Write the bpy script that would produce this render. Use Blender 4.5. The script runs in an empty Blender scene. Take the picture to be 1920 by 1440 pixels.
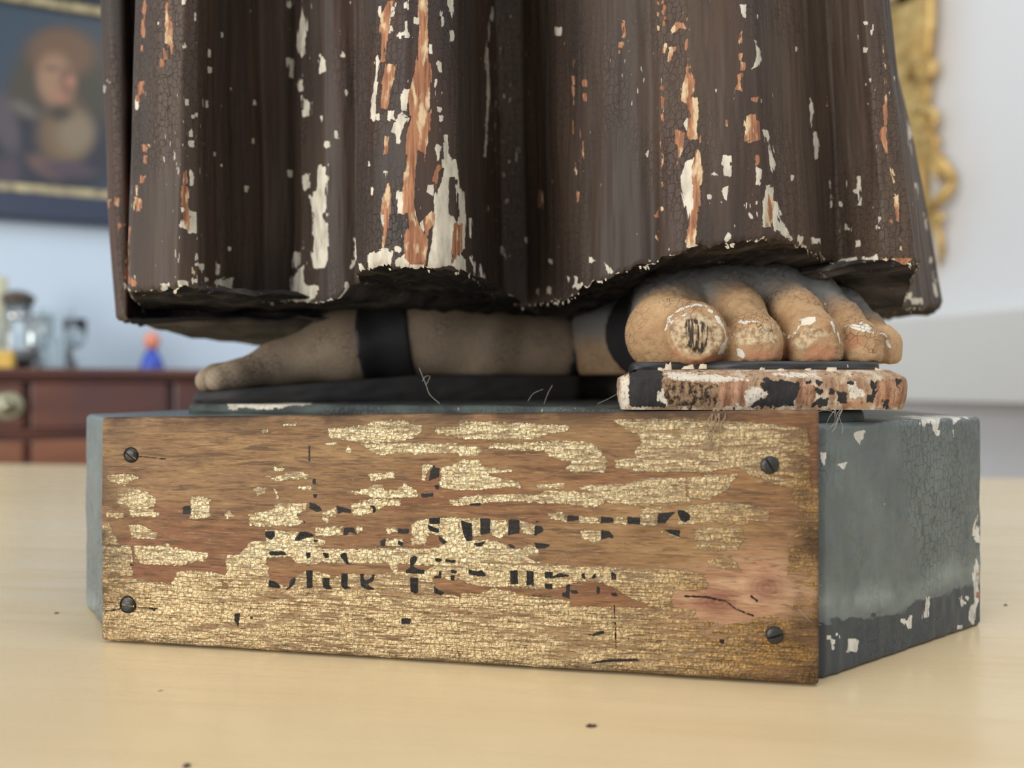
import bpy, bmesh, math, random
import numpy as np
from mathutils import Vector, Matrix, noise as mnoise

random.seed(7); rng = np.random.default_rng(7)
SC = bpy.context.scene
COL = SC.collection
F = 1400.0            # focal length in pixels of a 1920 px wide frame
T = 0.75              # table top height
HC = 0.0981           # eye height above the table top
PI = math.pi

# ---------------------------------------------------------------- camera, world, light, exposure
cam_d = bpy.data.cameras.new('camera'); cam = bpy.data.objects.new('camera', cam_d); COL.objects.link(cam)
YAW = -math.atan2(.368, .93)      # the whole place is turned so that its walls run along the axes (see the last lines)
RZ = Matrix.Rotation(YAW, 4, 'Z')
cam.location = (0, 0, T + HC); cam.rotation_euler = (PI/2, 0, YAW)
cam_d.sensor_width = 36; cam_d.lens = F/1920*36; cam_d.clip_start = 0.01; cam_d.clip_end = 50
cam_d.dof.use_dof = True; cam_d.dof.focus_distance = 0.268; cam_d.dof.aperture_fstop = 5.8
SC.camera = cam
SC.view_settings.view_transform = 'Standard'; SC.view_settings.look = 'None'
SC.view_settings.gamma = 1; SC.view_settings.use_curve_mapping = False
SC.view_settings.exposure = 0.0
world = bpy.data.worlds.new('world'); SC.world = world; world.use_nodes = True
wb = world.node_tree.nodes['Background']; wb.inputs[0].default_value = (0.90, 0.95, 1.0, 1); wb.inputs[1].default_value = 0.55

def area(name, loc, target, sx, sy, power, color):
    l = bpy.data.lights.new(name, 'AREA'); l.shape = 'RECTANGLE'; l.size = sx; l.size_y = sy
    l.energy = power; l.color = color
    loc = RZ @ Vector(loc); target = RZ @ Vector(target)
    o = bpy.data.objects.new(name, l); COL.objects.link(o); o.location = loc
    o.rotation_euler = (target - loc).to_track_quat('-Z', 'Y').to_euler()
    return o
area('window_light_left', (-1.9, -1.3, 1.45), (0.0, 0.4, 0.85), 1.5, 1.5, 56, (1.0, 0.97, 0.92))
area('window_light_right', (2.2, -0.5, 1.6), (0.1, 0.4, 0.9), 1.3, 1.5, 11, (0.70, 0.85, 1.0))
area('ceiling_light', (0.3, 0.2, 2.45), (0.1, 0.9, 0.8), 1.4, 1.4, 16, (1.0, 0.97, 0.93))

# ---------------------------------------------------------------- helpers
def W(px, py, d):
    return Vector(((px-960)/F*d, d, T + HC + (720-py)/F*d))
def srgb(r, g, b):
    f = lambda c: (c/255/12.92) if c/255 <= .04045 else ((c/255+.055)/1.055)**2.4
    return (f(r), f(g), f(b), 1)
def tag(o, label=None, cat=None, group=None, kind=None):
    if label: o['label'] = label
    if cat: o['category'] = cat
    if group: o['group'] = group
    if kind: o['kind'] = kind
    return o
def empty(name, loc, rz=0, label=None, cat=None, group=None):
    o = bpy.data.objects.new(name, None); COL.objects.link(o); o.location = loc
    o.rotation_euler = (0, 0, rz); o.empty_display_size = .02
    bpy.context.view_layer.update()
    return tag(o, label, cat, group)
def link(name, me, mat, parent=None, world_coords=True):
    o = bpy.data.objects.new(name, me); COL.objects.link(o)
    if mat: me.materials.append(mat)
    if parent is not None:
        o.parent = parent
        if world_coords:
            # mesh given in world coordinates: cancel the parents' chain of transforms
            m = Matrix.Identity(4); p = parent; chain = []
            while p is not None:
                chain.append(Matrix.LocRotScale(p.location, p.rotation_euler, p.scale)); p = p.parent
            for c in reversed(chain): m = m @ c
            o.matrix_basis = m.inverted()
    return o
def grid_mesh(name, P, wrap=False, smooth=True, attrs=None, colors=None):
    R, C = P.shape[:2]
    idx = np.arange(R*C).reshape(R, C)
    if wrap:
        a = idx[:-1]; b = np.roll(idx, -1, 1)[:-1]; c = np.roll(idx, -1, 1)[1:]; d = idx[1:]
    else:
        a = idx[:-1, :-1]; b = idx[:-1, 1:]; c = idx[1:, 1:]; d = idx[1:, :-1]
    q = np.stack([a.ravel(), b.ravel(), c.ravel(), d.ravel()], 1)
    return raw_mesh(name, P.reshape(-1, 3), q, smooth, attrs, colors)
def raw_mesh(name, V, Q, smooth=True, attrs=None, colors=None):
    me = bpy.data.meshes.new(name)
    n = Q.shape[1]
    me.vertices.add(len(V)); me.vertices.foreach_set('co', np.asarray(V, np.float32).ravel())
    me.loops.add(Q.size); me.loops.foreach_set('vertex_index', Q.astype(np.int32).ravel())
    me.polygons.add(len(Q)); me.polygons.foreach_set('loop_start', np.arange(0, Q.size, n, dtype=np.int32))
    me.polygons.foreach_set('loop_total', np.full(len(Q), n, np.int32))
    me.update(calc_edges=True); me.validate()
    if smooth: me.polygons.foreach_set('use_smooth', np.ones(len(me.polygons), bool))
    for k, v in (attrs or {}).items():
        a = me.attributes.new(k, 'FLOAT', 'POINT'); a.data.foreach_set('value', np.asarray(v, np.float32).ravel())
    for k, v in (colors or {}).items():
        a = me.attributes.new(k, 'FLOAT_COLOR', 'POINT'); a.data.foreach_set('color', np.asarray(v, np.float32).ravel())
    return me
def bm_obj(name, bm, mat, parent=None, smooth=False, world_coords=True):
    me = bpy.data.meshes.new(name); bmesh.ops.recalc_face_normals(bm, faces=bm.faces); bm.to_mesh(me); bm.free()
    if smooth:
        for p in me.polygons: p.use_smooth = True
    return link(name, me, mat, parent, world_coords)
def add_box(bm, c, size, rz=0, bevel=0, seg=2):
    m = Matrix.Translation(c) @ Matrix.Rotation(rz, 4, 'Z') @ Matrix.Diagonal((*size, 1))
    r = bmesh.ops.create_cube(bm, size=1, matrix=m)
    if bevel:
        es = list({e for v in r['verts'] for e in v.link_edges})
        bmesh.ops.bevel(bm, geom=es, offset=bevel, segments=seg, affect='EDGES', profile=.5)
def add_lathe(bm, prof, c, seg=32, axis=None):
    rings = []
    M = Matrix.Translation(c) @ (axis if axis else Matrix.Identity(4))
    for r, z in prof:
        rings.append([bm.verts.new(M @ Vector((max(r, 1e-5)*math.cos(2*PI*k/seg), max(r, 1e-5)*math.sin(2*PI*k/seg), z))) for k in range(seg)])
    for a, b in zip(rings, rings[1:]):
        for k in range(seg):
            bm.faces.new((a[k], a[(k+1) % seg], b[(k+1) % seg], b[k]))
    bm.faces.new(rings[0][::-1]); bm.faces.new(rings[-1])
def add_tube(bm, pts, rad, seg=6):
    pts = [Vector(p) for p in pts]
    rings = []
    for i, p in enumerate(pts):
        d = (pts[min(i+1, len(pts)-1)] - pts[max(i-1, 0)]).normalized()
        u = d.orthogonal().normalized() if i == 0 else (pu - d*pu.dot(d)).normalized()
        pu = u; v = d.cross(u)
        r = rad[i] if hasattr(rad, '__len__') else rad
        rings.append([bm.verts.new(p + (u*math.cos(2*PI*k/seg) + v*math.sin(2*PI*k/seg))*r) for k in range(seg)])
    for a, b in zip(rings, rings[1:]):
        for k in range(seg): bm.faces.new((a[k], a[(k+1) % seg], b[(k+1) % seg], b[k]))
    bm.faces.new(rings[0][::-1]); bm.faces.new(rings[-1])

# signed distance fields of hand-read wear patches (positive inside), in units of pixels
def sd_poly(poly, X, Y):
    P = np.array(poly, float); n = len(P)
    d = np.full(X.shape, 1e9); ins = np.zeros(X.shape, bool)
    for i in range(n):
        a = P[i]; b = P[(i+1) % n]; e = b-a
        wx = X-a[0]; wy = Y-a[1]
        t = np.clip((wx*e[0]+wy*e[1])/max(e@e, 1e-9), 0, 1)
        d = np.minimum(d, (wx-e[0]*t)**2+(wy-e[1]*t)**2)
        if a[1] != b[1]:
            c = ((a[1] <= Y) != (b[1] <= Y)) & (X < (b[0]-a[0])*(Y-a[1])/(b[1]-a[1])+a[0])
            ins ^= c
    d = np.sqrt(d)
    return np.where(ins, d, -d)
def sd_stroke(pts, w, X, Y):
    d = np.full(X.shape, 1e9)
    for a, b in zip(pts, pts[1:]):
        ex, ey = b[0]-a[0], b[1]-a[1]; wx = X-a[0]; wy = Y-a[1]
        t = np.clip((wx*ex+wy*ey)/max(ex*ex+ey*ey, 1e-9), 0, 1)
        d = np.minimum(d, (wx-ex*t)**2+(wy-ey*t)**2)
    return w-np.sqrt(d)
CL = 14.0
def field(shapes, X, Y, base=None):
    f = np.full(X.shape, -CL) if base is None else base
    for s in shapes:
        stroke = isinstance(s, tuple) and s[0] == 'S'
        pts = s[1] if stroke else s
        A = np.array(pts, float)
        m = (X > A[:, 0].min()-CL-4) & (X < A[:, 0].max()+CL+4) & (Y > A[:, 1].min()-CL-4) & (Y < A[:, 1].max()+CL+4)
        if not m.any(): continue
        v = sd_stroke(pts, s[2], X[m], Y[m]) if stroke else sd_poly(pts, X[m], Y[m])
        f[m] = np.maximum(f[m], np.clip(v, -CL, CL))
    return f
def Z(ox, oy, k, shapes):            # shapes written in the coordinates of a magnified view
    out = []
    for s in shapes:
        if isinstance(s, tuple) and s[0] == 'S': out.append(('S', [(ox+x/k, oy+y/k) for x, y in s[1]], s[2]/k))
        elif isinstance(s, tuple): x, y, w, h = s; out.append([(ox+(x-w/2)/k, oy+(y-h/2)/k), (ox+(x+w/2)/k, oy+(y-h/2.4)/k), (ox+(x+w/2.3)/k, oy+(y+h/2)/k), (ox+(x-w/2.6)/k, oy+(y+h/2.2)/k)])
        else: out.append([(ox+x/k, oy+y/k) for x, y in s])
    return out
def vnoise(x, y, seed=0):            # smooth value noise, vectorised
    r = np.random.default_rng(seed).random((64, 64))
    xi = np.floor(x).astype(int); yi = np.floor(y).astype(int); fx = x-xi; fy = y-yi
    fx = fx*fx*(3-2*fx); fy = fy*fy*(3-2*fy)
    g = lambda i, j: r[i % 64, j % 64]
    return (g(xi, yi)*(1-fx)+g(xi+1, yi)*fx)*(1-fy)+(g(xi, yi+1)*(1-fx)+g(xi+1, yi+1)*fx)*fy

# ---------------------------------------------------------------- material kit
class NT:
    def __init__(s, name):
        s.m = bpy.data.materials.new(name); s.m.use_nodes = True; s.t = s.m.node_tree
        s.b = s.t.nodes['Principled BSDF']; s.tc = s.t.nodes.new('ShaderNodeTexCoord')
    def n(s, typ, **kw):
        o = s.t.nodes.new(typ)
        for k, v in kw.items(): setattr(o, k, v)
        return o
    def L(s, a, b): s.t.links.new(a, b)
    def put(s, sock, v):
        if isinstance(v, bpy.types.NodeSocket): s.L(v, sock)
        elif v is not None: sock.default_value = v
    def math(s, op, a, b=None, clamp=False):
        o = s.n('ShaderNodeMath', operation=op, use_clamp=clamp); s.put(o.inputs[0], a)
        if b is not None: s.put(o.inputs[1], b)
        return o.outputs[0]
    def attr(s, k): return s.n('ShaderNodeAttribute', attribute_name=k).outputs['Fac']
    def acol(s, k): return s.n('ShaderNodeAttribute', attribute_name=k).outputs['Color']
    def map(s, scale, rot=(0, 0, 0), src='Object'):
        o = s.n('ShaderNodeMapping'); s.L(s.tc.outputs[src], o.inputs[0]); o.inputs['Scale'].default_value = scale
        o.inputs['Rotation'].default_value = rot
        return o.outputs[0]
    def noise(s, vec, scale=1, detail=4, rough=.55, dist=0):
        o = s.n('ShaderNodeTexNoise'); s.L(vec, o.inputs['Vector']); o.inputs['Scale'].default_value = scale
        o.inputs['Detail'].default_value = detail; o.inputs['Roughness'].default_value = rough; o.inputs['Distortion'].default_value = dist
        return o.outputs['Fac']
    def vor(s, vec, scale=1, feature='F1', metric='EUCLIDEAN', out='Distance', rnd=1):
        o = s.n('ShaderNodeTexVoronoi', feature=feature)
        if feature != 'DISTANCE_TO_EDGE': o.distance = metric
        s.L(vec, o.inputs['Vector']); o.inputs['Scale'].default_value = scale; o.inputs['Randomness'].default_value = rnd
        return o.outputs[out]
    def crackle(s, vec, w=.06, warp=None):     # thin lines between blocky cells
        a = s.vor(vec, 1, 'F1', 'CHEBYCHEV'); b = s.vor(vec, 1, 'F2', 'CHEBYCHEV')
        return s.math('SUBTRACT', 1, s.step(s.math('SUBTRACT', b, a), 0, w))
    def ramp(s, fac, stops, interp='LINEAR'):
        o = s.n('ShaderNodeValToRGB'); s.L(fac, o.inputs[0]); cr = o.color_ramp; cr.interpolation = interp
        while len(cr.elements) < len(stops): cr.elements.new(.5)
        for e, (p, c) in zip(cr.elements, stops): e.position = p; e.color = c if hasattr(c, '__len__') else (c, c, c, 1)
        return o.outputs[0]
    def step(s, v, lo, hi):
        o = s.n('ShaderNodeMapRange'); s.put(o.inputs[0], v); o.inputs[1].default_value = lo; o.inputs[2].default_value = hi
        return o.outputs[0]
    def mix(s, fac, a, b, mode='MIX'):
        o = s.n('ShaderNodeMix', data_type='RGBA', blend_type=mode); s.put(o.inputs[0], fac); s.put(o.inputs[6], a); s.put(o.inputs[7], b)
        return o.outputs[2]
    def bump(s, h, strength=.5, dist=.001, prev=None):
        o = s.n('ShaderNodeBump'); s.L(h, o.inputs['Height']); o.inputs['Strength'].default_value = strength
        o.inputs['Distance'].default_value = dist
        if prev: s.L(prev, o.inputs['Normal'])
        return o.outputs[0]
    def done(s, color=None, rough=None, metal=None, normal=None, spec=None):
        s.put(s.b.inputs['Base Color'], color); s.put(s.b.inputs['Roughness'], rough); s.put(s.b.inputs['Metallic'], metal)
        if normal: s.L(normal, s.b.inputs['Normal'])
        if spec is not None: s.put(s.b.inputs['Specular IOR Level'], spec)
        return s.m
def simple(name, col, rough=.6, metal=0, nscale=30, var=.12, bump=.1):
    k = NT(name); n = k.noise(k.map((1, 1, 1)), nscale, 4)
    c = k.mix(n, tuple(x*(1-var) for x in col[:3])+(1,), tuple(min(1, x*(1+var)) for x in col[:3])+(1,))
    return k.done(c, rough, metal, k.bump(n, bump, .002))

GESSO = srgb(222, 214, 196); OCHRE = srgb(186, 134, 100)

def chip_mat(name, base_fn, k_light=GESSO, k_orange=OCHRE, rough=.5, cell=(260, 260, 130), amp=6, lines=True, speck=True, crack=(470, 470, 300)):
    k = NT(name)
    wv = k.attr('w'); ov = k.attr('o')
    cells = k.n('ShaderNodeTexVoronoi', feature='F1', distance='CHEBYCHEV'); k.L(k.map(cell), cells.inputs['Vector']); cells.inputs['Scale'].default_value = 1
    sep = k.n('ShaderNodeSeparateColor'); k.L(cells.outputs['Color'], sep.inputs[0])
    fine = k.noise(k.map((900, 900, 500)), 1, 3)
    jw = k.math('ADD', k.math('MULTIPLY', k.math('SUBTRACT', sep.outputs[0], .5), amp), k.math('MULTIPLY', k.math('SUBTRACT', fine, .5), 6))
    jo = k.math('ADD', k.math('MULTIPLY', k.math('SUBTRACT', sep.outputs[1], .5), amp), k.math('MULTIPLY', k.math('SUBTRACT', fine, .5), 7))
    mw = k.step(k.math('ADD', wv, jw), -.4, .6); mo = k.step(k.math('ADD', ov, jo), -.4, .6)
    if speck:
        sp = k.noise(k.map((620, 620, 170)), 1, 2); big = k.noise(k.map((24, 24, 7)), 1, 2)
        sm = k.step(k.math('ADD', sp, k.math('MULTIPLY', big, .5)), 1.005, 1.02)
        mw = k.math('MAXIMUM', mw, k.math('MULTIPLY', sm, .75))
    base = base_fn(k)
    cr_n = None
    if lines:
        where = k.noise(k.map((22, 22, 12)), 1, 2)
        line = k.crackle(k.map(crack), .075); wm = k.step(where, .40, .54); line = k.math('MULTIPLY', line, wm)
        base = k.mix(k.math('MULTIPLY', line, .5), base, (0.012, 0.010, 0.010, 1)); cr_n = line
    streak = k.noise(k.map((900, 900, 60)), 1, 4, .65)
    oc = k.mix(k.step(streak, .35, .65), srgb(128, 84, 62), k_orange)
    oc = k.mix(k.step(k.noise(k.map((260, 260, 90)), 1, 3), .52, .62), oc, srgb(216, 190, 152))
    wc = k.mix(k.step(k.noise(k.map((300, 300, 120)), 1, 4), .3, .6), tuple(c*.62 for c in k_light[:3])+(1,), k_light)
    col = k.mix(mw, base, wc); col = k.mix(mo, col, oc)
    lay = k.math('SUBTRACT', 1, k.math('MAXIMUM', mw, mo))
    h = k.math('ADD', lay, k.math('MULTIPLY', streak, k.math('ADD', .12, k.math('MULTIPLY', mo, .6))))
    if cr_n: h = k.math('SUBTRACT', h, k.math('MULTIPLY', k.math('MULTIPLY', cr_n, lay), .5))
    nrm = k.bump(h, .7, .0005)
    k.done(col, k.math('ADD', rough, k.math('MULTIPLY', k.math('MAXIMUM', mw, mo), .85-rough)), 0, nrm, .3)
    return k.m

# ---------------------------------------------------------------- the room
Cn = Vector((.849, 2.574)); U = Vector((-.93, -.368)).normalized(); N1 = Vector((.368, -.93)).normalized()      # left wall: runs from the hidden corner to the left
V2 = Vector((.368, -.93)).normalized(); N2 = Vector((-.93, -.368)).normalized()                             # right wall
AU = math.atan2(-U.y, -U.x); AV = math.atan2(V2.y, V2.x)
def wl(s, k, z):  # point on the left wall: s metres left of the corner, k out of the wall
    p = Cn + U*s + N1*k; return Vector((p.x, p.y, z))
def wr(s, k, z):
    p = Cn + V2*s + N2*k; return Vector((p.x, p.y, z))
def on_left(px, k):
    r = Vector(((px-960)/F, 1)); d = (Cn.dot(N1)+k)/r.dot(N1); return (r*d-Cn).dot(U), d
def on_right(px, k):
    r = Vector(((px-960)/F, 1)); d = (Cn.dot(N2)+k)/r.dot(N2); return (r*d-Cn).dot(V2), d
def zpx(py, d): return T + HC + (720-py)/F*d

def plaster(name, c):
    k = NT(name); n = k.noise(k.map((9, 9, 9)), 1, 5); f = k.noise(k.map((160, 160, 160)), 1, 3)
    return k.done(k.mix(n, tuple(x*.965 for x in c[:3])+(1,), c), .9, 0, k.bump(f, .15, .002), .2)
M_wall_l = plaster('blue_lit_plaster', srgb(208, 226, 244)); M_wall_r = plaster('white_plaster', srgb(232, 233, 234))  # the left wall's blue is the tint of the light, put into its colour
def slab(name, pts, z0, z1, mat, thick):
    bm = bmesh.new(); a, b = pts; d = (b-a).normalized(); n = Vector((-d.y, d.x))
    c = (a+b)/2 + n*thick/2
    add_box(bm, (0, 0, 0), ((b-a).length, thick, z1-z0))
    o = bm_obj(name, bm, mat); o.location = (c.x, c.y, (z0+z1)/2); o.rotation_euler = (0, 0, math.atan2(d.y, d.x))
    return tag(o, kind='structure')
slab('wall_left', (Cn+U*3.9, Cn), 0, 2.7, M_wall_l, .1)
slab('wall_right', (Cn, Cn+V2*3.6), 0, 2.7, M_wall_r, .1)
k = NT('oak_floor'); w_ = k.noise(k.map((2, 30, 2), (0, 0, .4)), 1, 4)
M_floor = k.done(k.ramp(w_, [(.3, srgb(120, 92, 66)), (.7, srgb(158, 126, 92))]), .45)
bm = bmesh.new(); add_box(bm, (-.4, .7, -.05), (7.5, 7.5, .1)); tag(bm_obj('floor', bm, M_floor), kind='structure')
# the boxed-in panel along the right wall (its face catches the light, the wall under it lies in shade)
s0, d0 = on_right(1660, .12)
M_trim = plaster('white_lacquer', srgb(226, 226, 222))
bm = bmesh.new()
zt = zpx(602, d0); zb = zpx(757, on_right(1900, .12)[1])
c = Cn + V2*1.75 + N2*.06
add_box(bm, (c.x, c.y, (zt+zb)/2), (3.3, .12, zt-zb), AV, .004)
tag(bm_obj('trim_1', bm, M_trim), kind='structure')
bm = bmesh.new(); c = Cn + V2*1.8 + N2*.009; add_box(bm, (c.x, c.y, .06), (3.6, .018, .12), AV, .003); tag(bm_obj('baseboard_right', bm, M_trim), kind='structure')
bm = bmesh.new(); c = Cn + U*1.95 + N1*.009; add_box(bm, (c.x, c.y, .06), (3.9, .018, .12), AU, .003); tag(bm_obj('baseboard_left', bm, M_trim), kind='structure')

# ---------------------------------------------------------------- the table
def table_mat():
    k = NT('pale_birch_veneer'); R = (0, 0, math.radians(28))
    g = k.noise(k.map((10, 260, 10), R), 1, 5, .6, .3); l = k.noise(k.map((3, 22, 3), R), 1, 3, .5, .5); p = k.noise(k.map((700, 1100, 500), R), 1, 2)
    c = k.mix(k.step(l, .3, .7), srgb(224, 204, 166), srgb(216, 193, 152))
    c = k.mix(k.math('MULTIPLY', k.step(g, .45, .75), .22), c, srgb(196, 164, 116))
    c = k.mix(k.math('MULTIPLY', k.step(p, .60, .72), .25), c, srgb(200, 170, 122))
    spots = k.vor(k.map((26, 26, 26)), 1, 'F1'); c = k.mix(k.math('MULTIPLY', k.math('SUBTRACT', 1, k.step(spots, .012, .028)), .7), c, srgb(110, 84, 60))
    return k.done(c, k.step(g, -.1, 2.4), 0, k.bump(g, .04, .0003), .9)
M_table = table_mat()
A, B = Vector((-.575, .915)), Vector((.5126, .78)); e = (B-A).normalized(); nn = Vector((e.y, -e.x))
tc = (A+B)/2 + nn*.45 + e*.05; ta = math.atan2(e.y, e.x)
tab = empty('table', (tc.x, tc.y, 0), ta, 'pale varnished birch table that the carved statue stands on', 'table')
bm = bmesh.new(); add_box(bm, (0, 0, T-.015), (1.9, .9, .03), 0, .002); bm_obj('tabletop', bm, M_table, tab, world_coords=False)
bm = bmesh.new()
for sx in (-1, 1): add_box(bm, (sx*.87, 0, T-.07), (.022, .7, .08), 0, .001)
for sy in (-1, 1): add_box(bm, (0, sy*.37, T-.07), (1.7, .022, .08), 0, .001)
bm_obj('apron', bm, M_table, tab, world_coords=False)
for sx in (-1, 1):
    for sy in (-1, 1):
        bm = bmesh.new(); add_box(bm, (sx*.88, sy*.38, (T-.03)/2), (.05, .05, T-.03), 0, .003); bm_obj('leg', bm, M_table, tab, world_coords=False)

# ---------------------------------------------------------------- sideboard on the left wall
k = NT('dark_mahogany'); w_ = k.noise(k.map((3, 3, 26)), 1, 5, .6, 1.2); b_ = k.noise(k.map((7, 7, 5)), 1, 3)
cc = k.ramp(w_, [(.3, srgb(78, 48, 42)), (.55, srgb(106, 68, 58)), (.75, srgb(136, 88, 70))])
M_mah = k.done(k.mix(k.step(b_, .4, .65), cc, srgb(84, 60, 62)), .28, 0, k.bump(w_, .05, .001), .6)
k = NT('orange_mahogany'); w_ = k.noise(k.map((4, 4, 30)), 1, 5, .6, 1)
M_mah2 = k.done(k.ramp(w_, [(.3, srgb(112, 74, 60)), (.7, srgb(150, 102, 78))]), .3)
sA, dA = on_left(-260, .42); sB, dB = on_left(560, .42)
sm_ = (sA+sB)/2; wd = abs(sA-sB)
z_top = zpx(690, on_left(100, .42)[1])
ctr = Cn + U*sm_ + N1*.222
side = empty('sideboard', (ctr.x, ctr.y, 0), AU, 'dark polished mahogany sideboard against the wall behind the statue', 'sideboard')
H = z_top
def sbx(bm, x, y, z, sx, sy, sz, bv=.002): add_box(bm, (x, y, z), (sx, sy, sz), 0, bv)
bm = bmesh.new(); sbx(bm, 0, .01, H/2+.02, wd-.03, .37, H-.10); bm_obj('body', bm, M_mah, side, world_coords=False)
bm = bmesh.new(); sbx(bm, 0, 0, H-.008, wd+.02, .43, .016, .005); sbx(bm, 0, .004, H-.021, wd, .41, .010, .003); bm_obj('worktop', bm, M_mah, side, world_coords=False)
d1 = on_left(100, .42)[1]
zd0 = zpx(803, d1); zd1 = zpx(716, d1)
M_knob = simple('tarnished_brass', srgb(172, 170, 146), .35, .8)
for i in range(3):
    xw = wd/3; x = -wd/2 + xw*(i+.5)
    bm = bmesh.new(); sbx(bm, x, -.183, (zd0+zd1)/2, xw-.014, .02, zd1-zd0, .003)
    dr = bm_obj('drawer', bm, M_mah, side, world_coords=False)
    bm = bmesh.new(); sbx(bm, x, -.178, zd0-.014-.12, xw-.014, .02, .22, .003); dd = bm_obj('door', bm, M_mah2, side, world_coords=False)
s_k, _ = on_left(12, .43); xk = -(s_k-sm_); zk = zpx(762, on_left(12, .43)[1])
axis = Matrix.Rotation(PI/2, 4, 'X')
for xx in (xk, xk+.42, xk+.84):
    bm = bmesh.new(); add_lathe(bm, [(.027, 0), (.027, .003), (.023, .006), (.019, .004), (.014, .006), (.010, .018), (.012, .022), (.007, .026), (0, .027)], (xx, -.193, zk), 28, axis)
    dr_ = bm_obj('knob', bm, M_knob, side, smooth=True, world_coords=False)
bm = bmesh.new(); sbx(bm, 0, -.184, zpx(709, d1), wd-.01, .012, .006, .002); sbx(bm, 0, -.184, zd0-.006, wd-.01, .014, .008, .002); bm_obj('moulding', bm, M_mah, side, world_coords=False)
for sx in (-1, 1):
    for sy in (-1, 1):
        bm = bmesh.new(); sbx(bm, sx*(wd/2-.05), sy*.16, .06, .05, .05, .12); bm_obj('foot', bm, M_mah, side, world_coords=False)

# things on the sideboard
def glassmat(name, col, rough=.03):
    k = NT(name); k.b.inputs['Transmission Weight'].default_value = 1; k.b.inputs['IOR'].default_value = 1.48
    n = k.noise(k.map((40, 40, 40)), 1, 2); return k.done(col, rough, 0, k.bump(n, .05, .001))
M_glass = glassmat('clear_glass', (.93, .96, .96, 1)); M_silver = simple('silver', srgb(200, 204, 206), .18, 1, 20, .05, .05)
M_blue = simple('blue_glaze', srgb(52, 84, 196), .25); M_salmon = simple('salmon_glaze', srgb(232, 150, 124), .4)
M_yellow = simple('yellow_card', srgb(226, 186, 92), .6); M_cream = simple('cream_wax', srgb(226, 224, 190), .5); M_brown = simple('brown_glaze', srgb(86, 74, 64), .3)
def at_side(px, k): s, d = on_left(px, k); p = wl(s, k, H); return p, d
def cup_profile(r0, r1, h, t=.0018):
    return [(0, 0), (r0*.9, 0), (r0, .003), (r0+(r1-r0)*.5, h*.5), (r1, h), (r1-t, h), (r0+(r1-r0)*.5-t, h*.5), (r0-t, .008), (0, .006)]
def vessel(name, px, k, prof, mat, label, cat, seg=32, facets=False, group=None):
    p, d = at_side(px, k)
    e_ = empty(name, p, 0, label, cat, group)
    bm = bmesh.new(); add_lathe(bm, prof, (0, 0, 0), seg); bm_obj('body', bm, mat, e_, smooth=not facets, world_coords=False)
    return e_, d
# jug-like cut-glass beaker with silver collar
e1, d = vessel('glass_carafe', 34, .30, [(0, 0), (.030, 0), (.036, .012), (.038, .05), (.030, .085), (.022, .105), (.026, .135), (.0245, .135), (.020, .105), (.028, .084), (.035, .05), (.033, .014), (0, .010)], M_glass, 'tall glass carafe with silver collar and brown stopper on the sideboard', 'carafe')
bm = bmesh.new(); add_lathe(bm, [(.0225, .098), (.0245, .099), (.0245, .112), (.0225, .113)], (0, 0, 0), 32); bm_obj('collar', bm, M_silver, e1, smooth=True, world_coords=False)
bm = bmesh.new(); add_lathe(bm, [(.018, .128), (.030, .137), (.031, .146), (.018, .156), (.006, .159)], (0, 0, 0), 32); bm_obj('stopper', bm, M_brown, e1, smooth=True, world_coords=False)
vessel('silver_beaker', 74, .20, cup_profile(.024, .028, .118), M_silver, 'small silver beaker standing beside the glass carafe', 'beaker')
e2, _ = vessel('glass_tumbler', 106, .26, cup_profile(.028, .033, .128), M_glass, 'clear cut-glass tumbler between the carafe and the stemmed glass', 'tumbler', 12, True)
bm = bmesh.new(); add_lathe(bm, [(.0275, .010), (.0295, .012), (.0315, .066), (.0290, .066)], (0, 0, 0), 12); bm_obj('cut_band', bm, M_glass, e2, world_coords=False)
vessel('stemmed_glass', 140, .16, [(0, 0), (.024, 0), (.023, .002), (.004, .006), (.0035, .045), (.014, .054), (.0235, .070), (.0245, .115), (.023, .115), (.022, .071), (.012, .056), (0, .052)], M_glass, 'low stemmed glass, rightmost of the glassware on the sideboard', 'glass')
p, d = at_side(4, .36); bm = bmesh.new(); add_box(bm, (0, 0, .0165), (.040, .03, .033), .0, .002)
e3 = empty('small_box', p, AU, 'small yellow box at the left end of the glassware', 'box'); bm_obj('carton', bm, M_yellow, e3, world_coords=False)
bm = bmesh.new(); add_box(bm, (0, 0, .0345), (.041, .031, .004), 0, .001); bm_obj('lid', bm, M_cream, e3, world_coords=False)
p, d = at_side(-10, .18); e4 = empty('pillar_candle', p, 0, 'cream pillar candle behind the yellow box', 'candle')
bm = bmesh.new(); add_lathe(bm, [(0, 0), (.024, 0), (.024, .195), (.021, .199), (0, .196)], (0, 0, 0), 28); bm_obj('wax', bm, M_cream, e4, smooth=True, world_coords=False)
bm = bmesh.new(); add_tube(bm, [(0, 0, .196), (.001, 0, .204), (.003, 0, .208)], .0012); bm_obj('wick', bm, M_brown, e4, world_coords=False)
p, d = at_side(285, .30); e5 = empty('figurine', p, 0, 'tiny figurine with blue gown and salmon head on the sideboard', 'figurine')
bm = bmesh.new(); add_lathe(bm, [(0, 0), (.024, 0), (.025, .004), (.020, .02), (.013, .036), (.009, .044), (0, .046)], (0, 0, 0), 24); bm_obj('gown', bm, M_blue, e5, smooth=True, world_coords=False)
bm = bmesh.new(); add_lathe(bm, [(.007, .042), (.013, .048), (.0165, .058), (.016, .067), (.010, .078), (0, .083)], (0, 0, 0), 24); bm_obj('head', bm, M_salmon, e5, smooth=True, world_coords=False)

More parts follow.
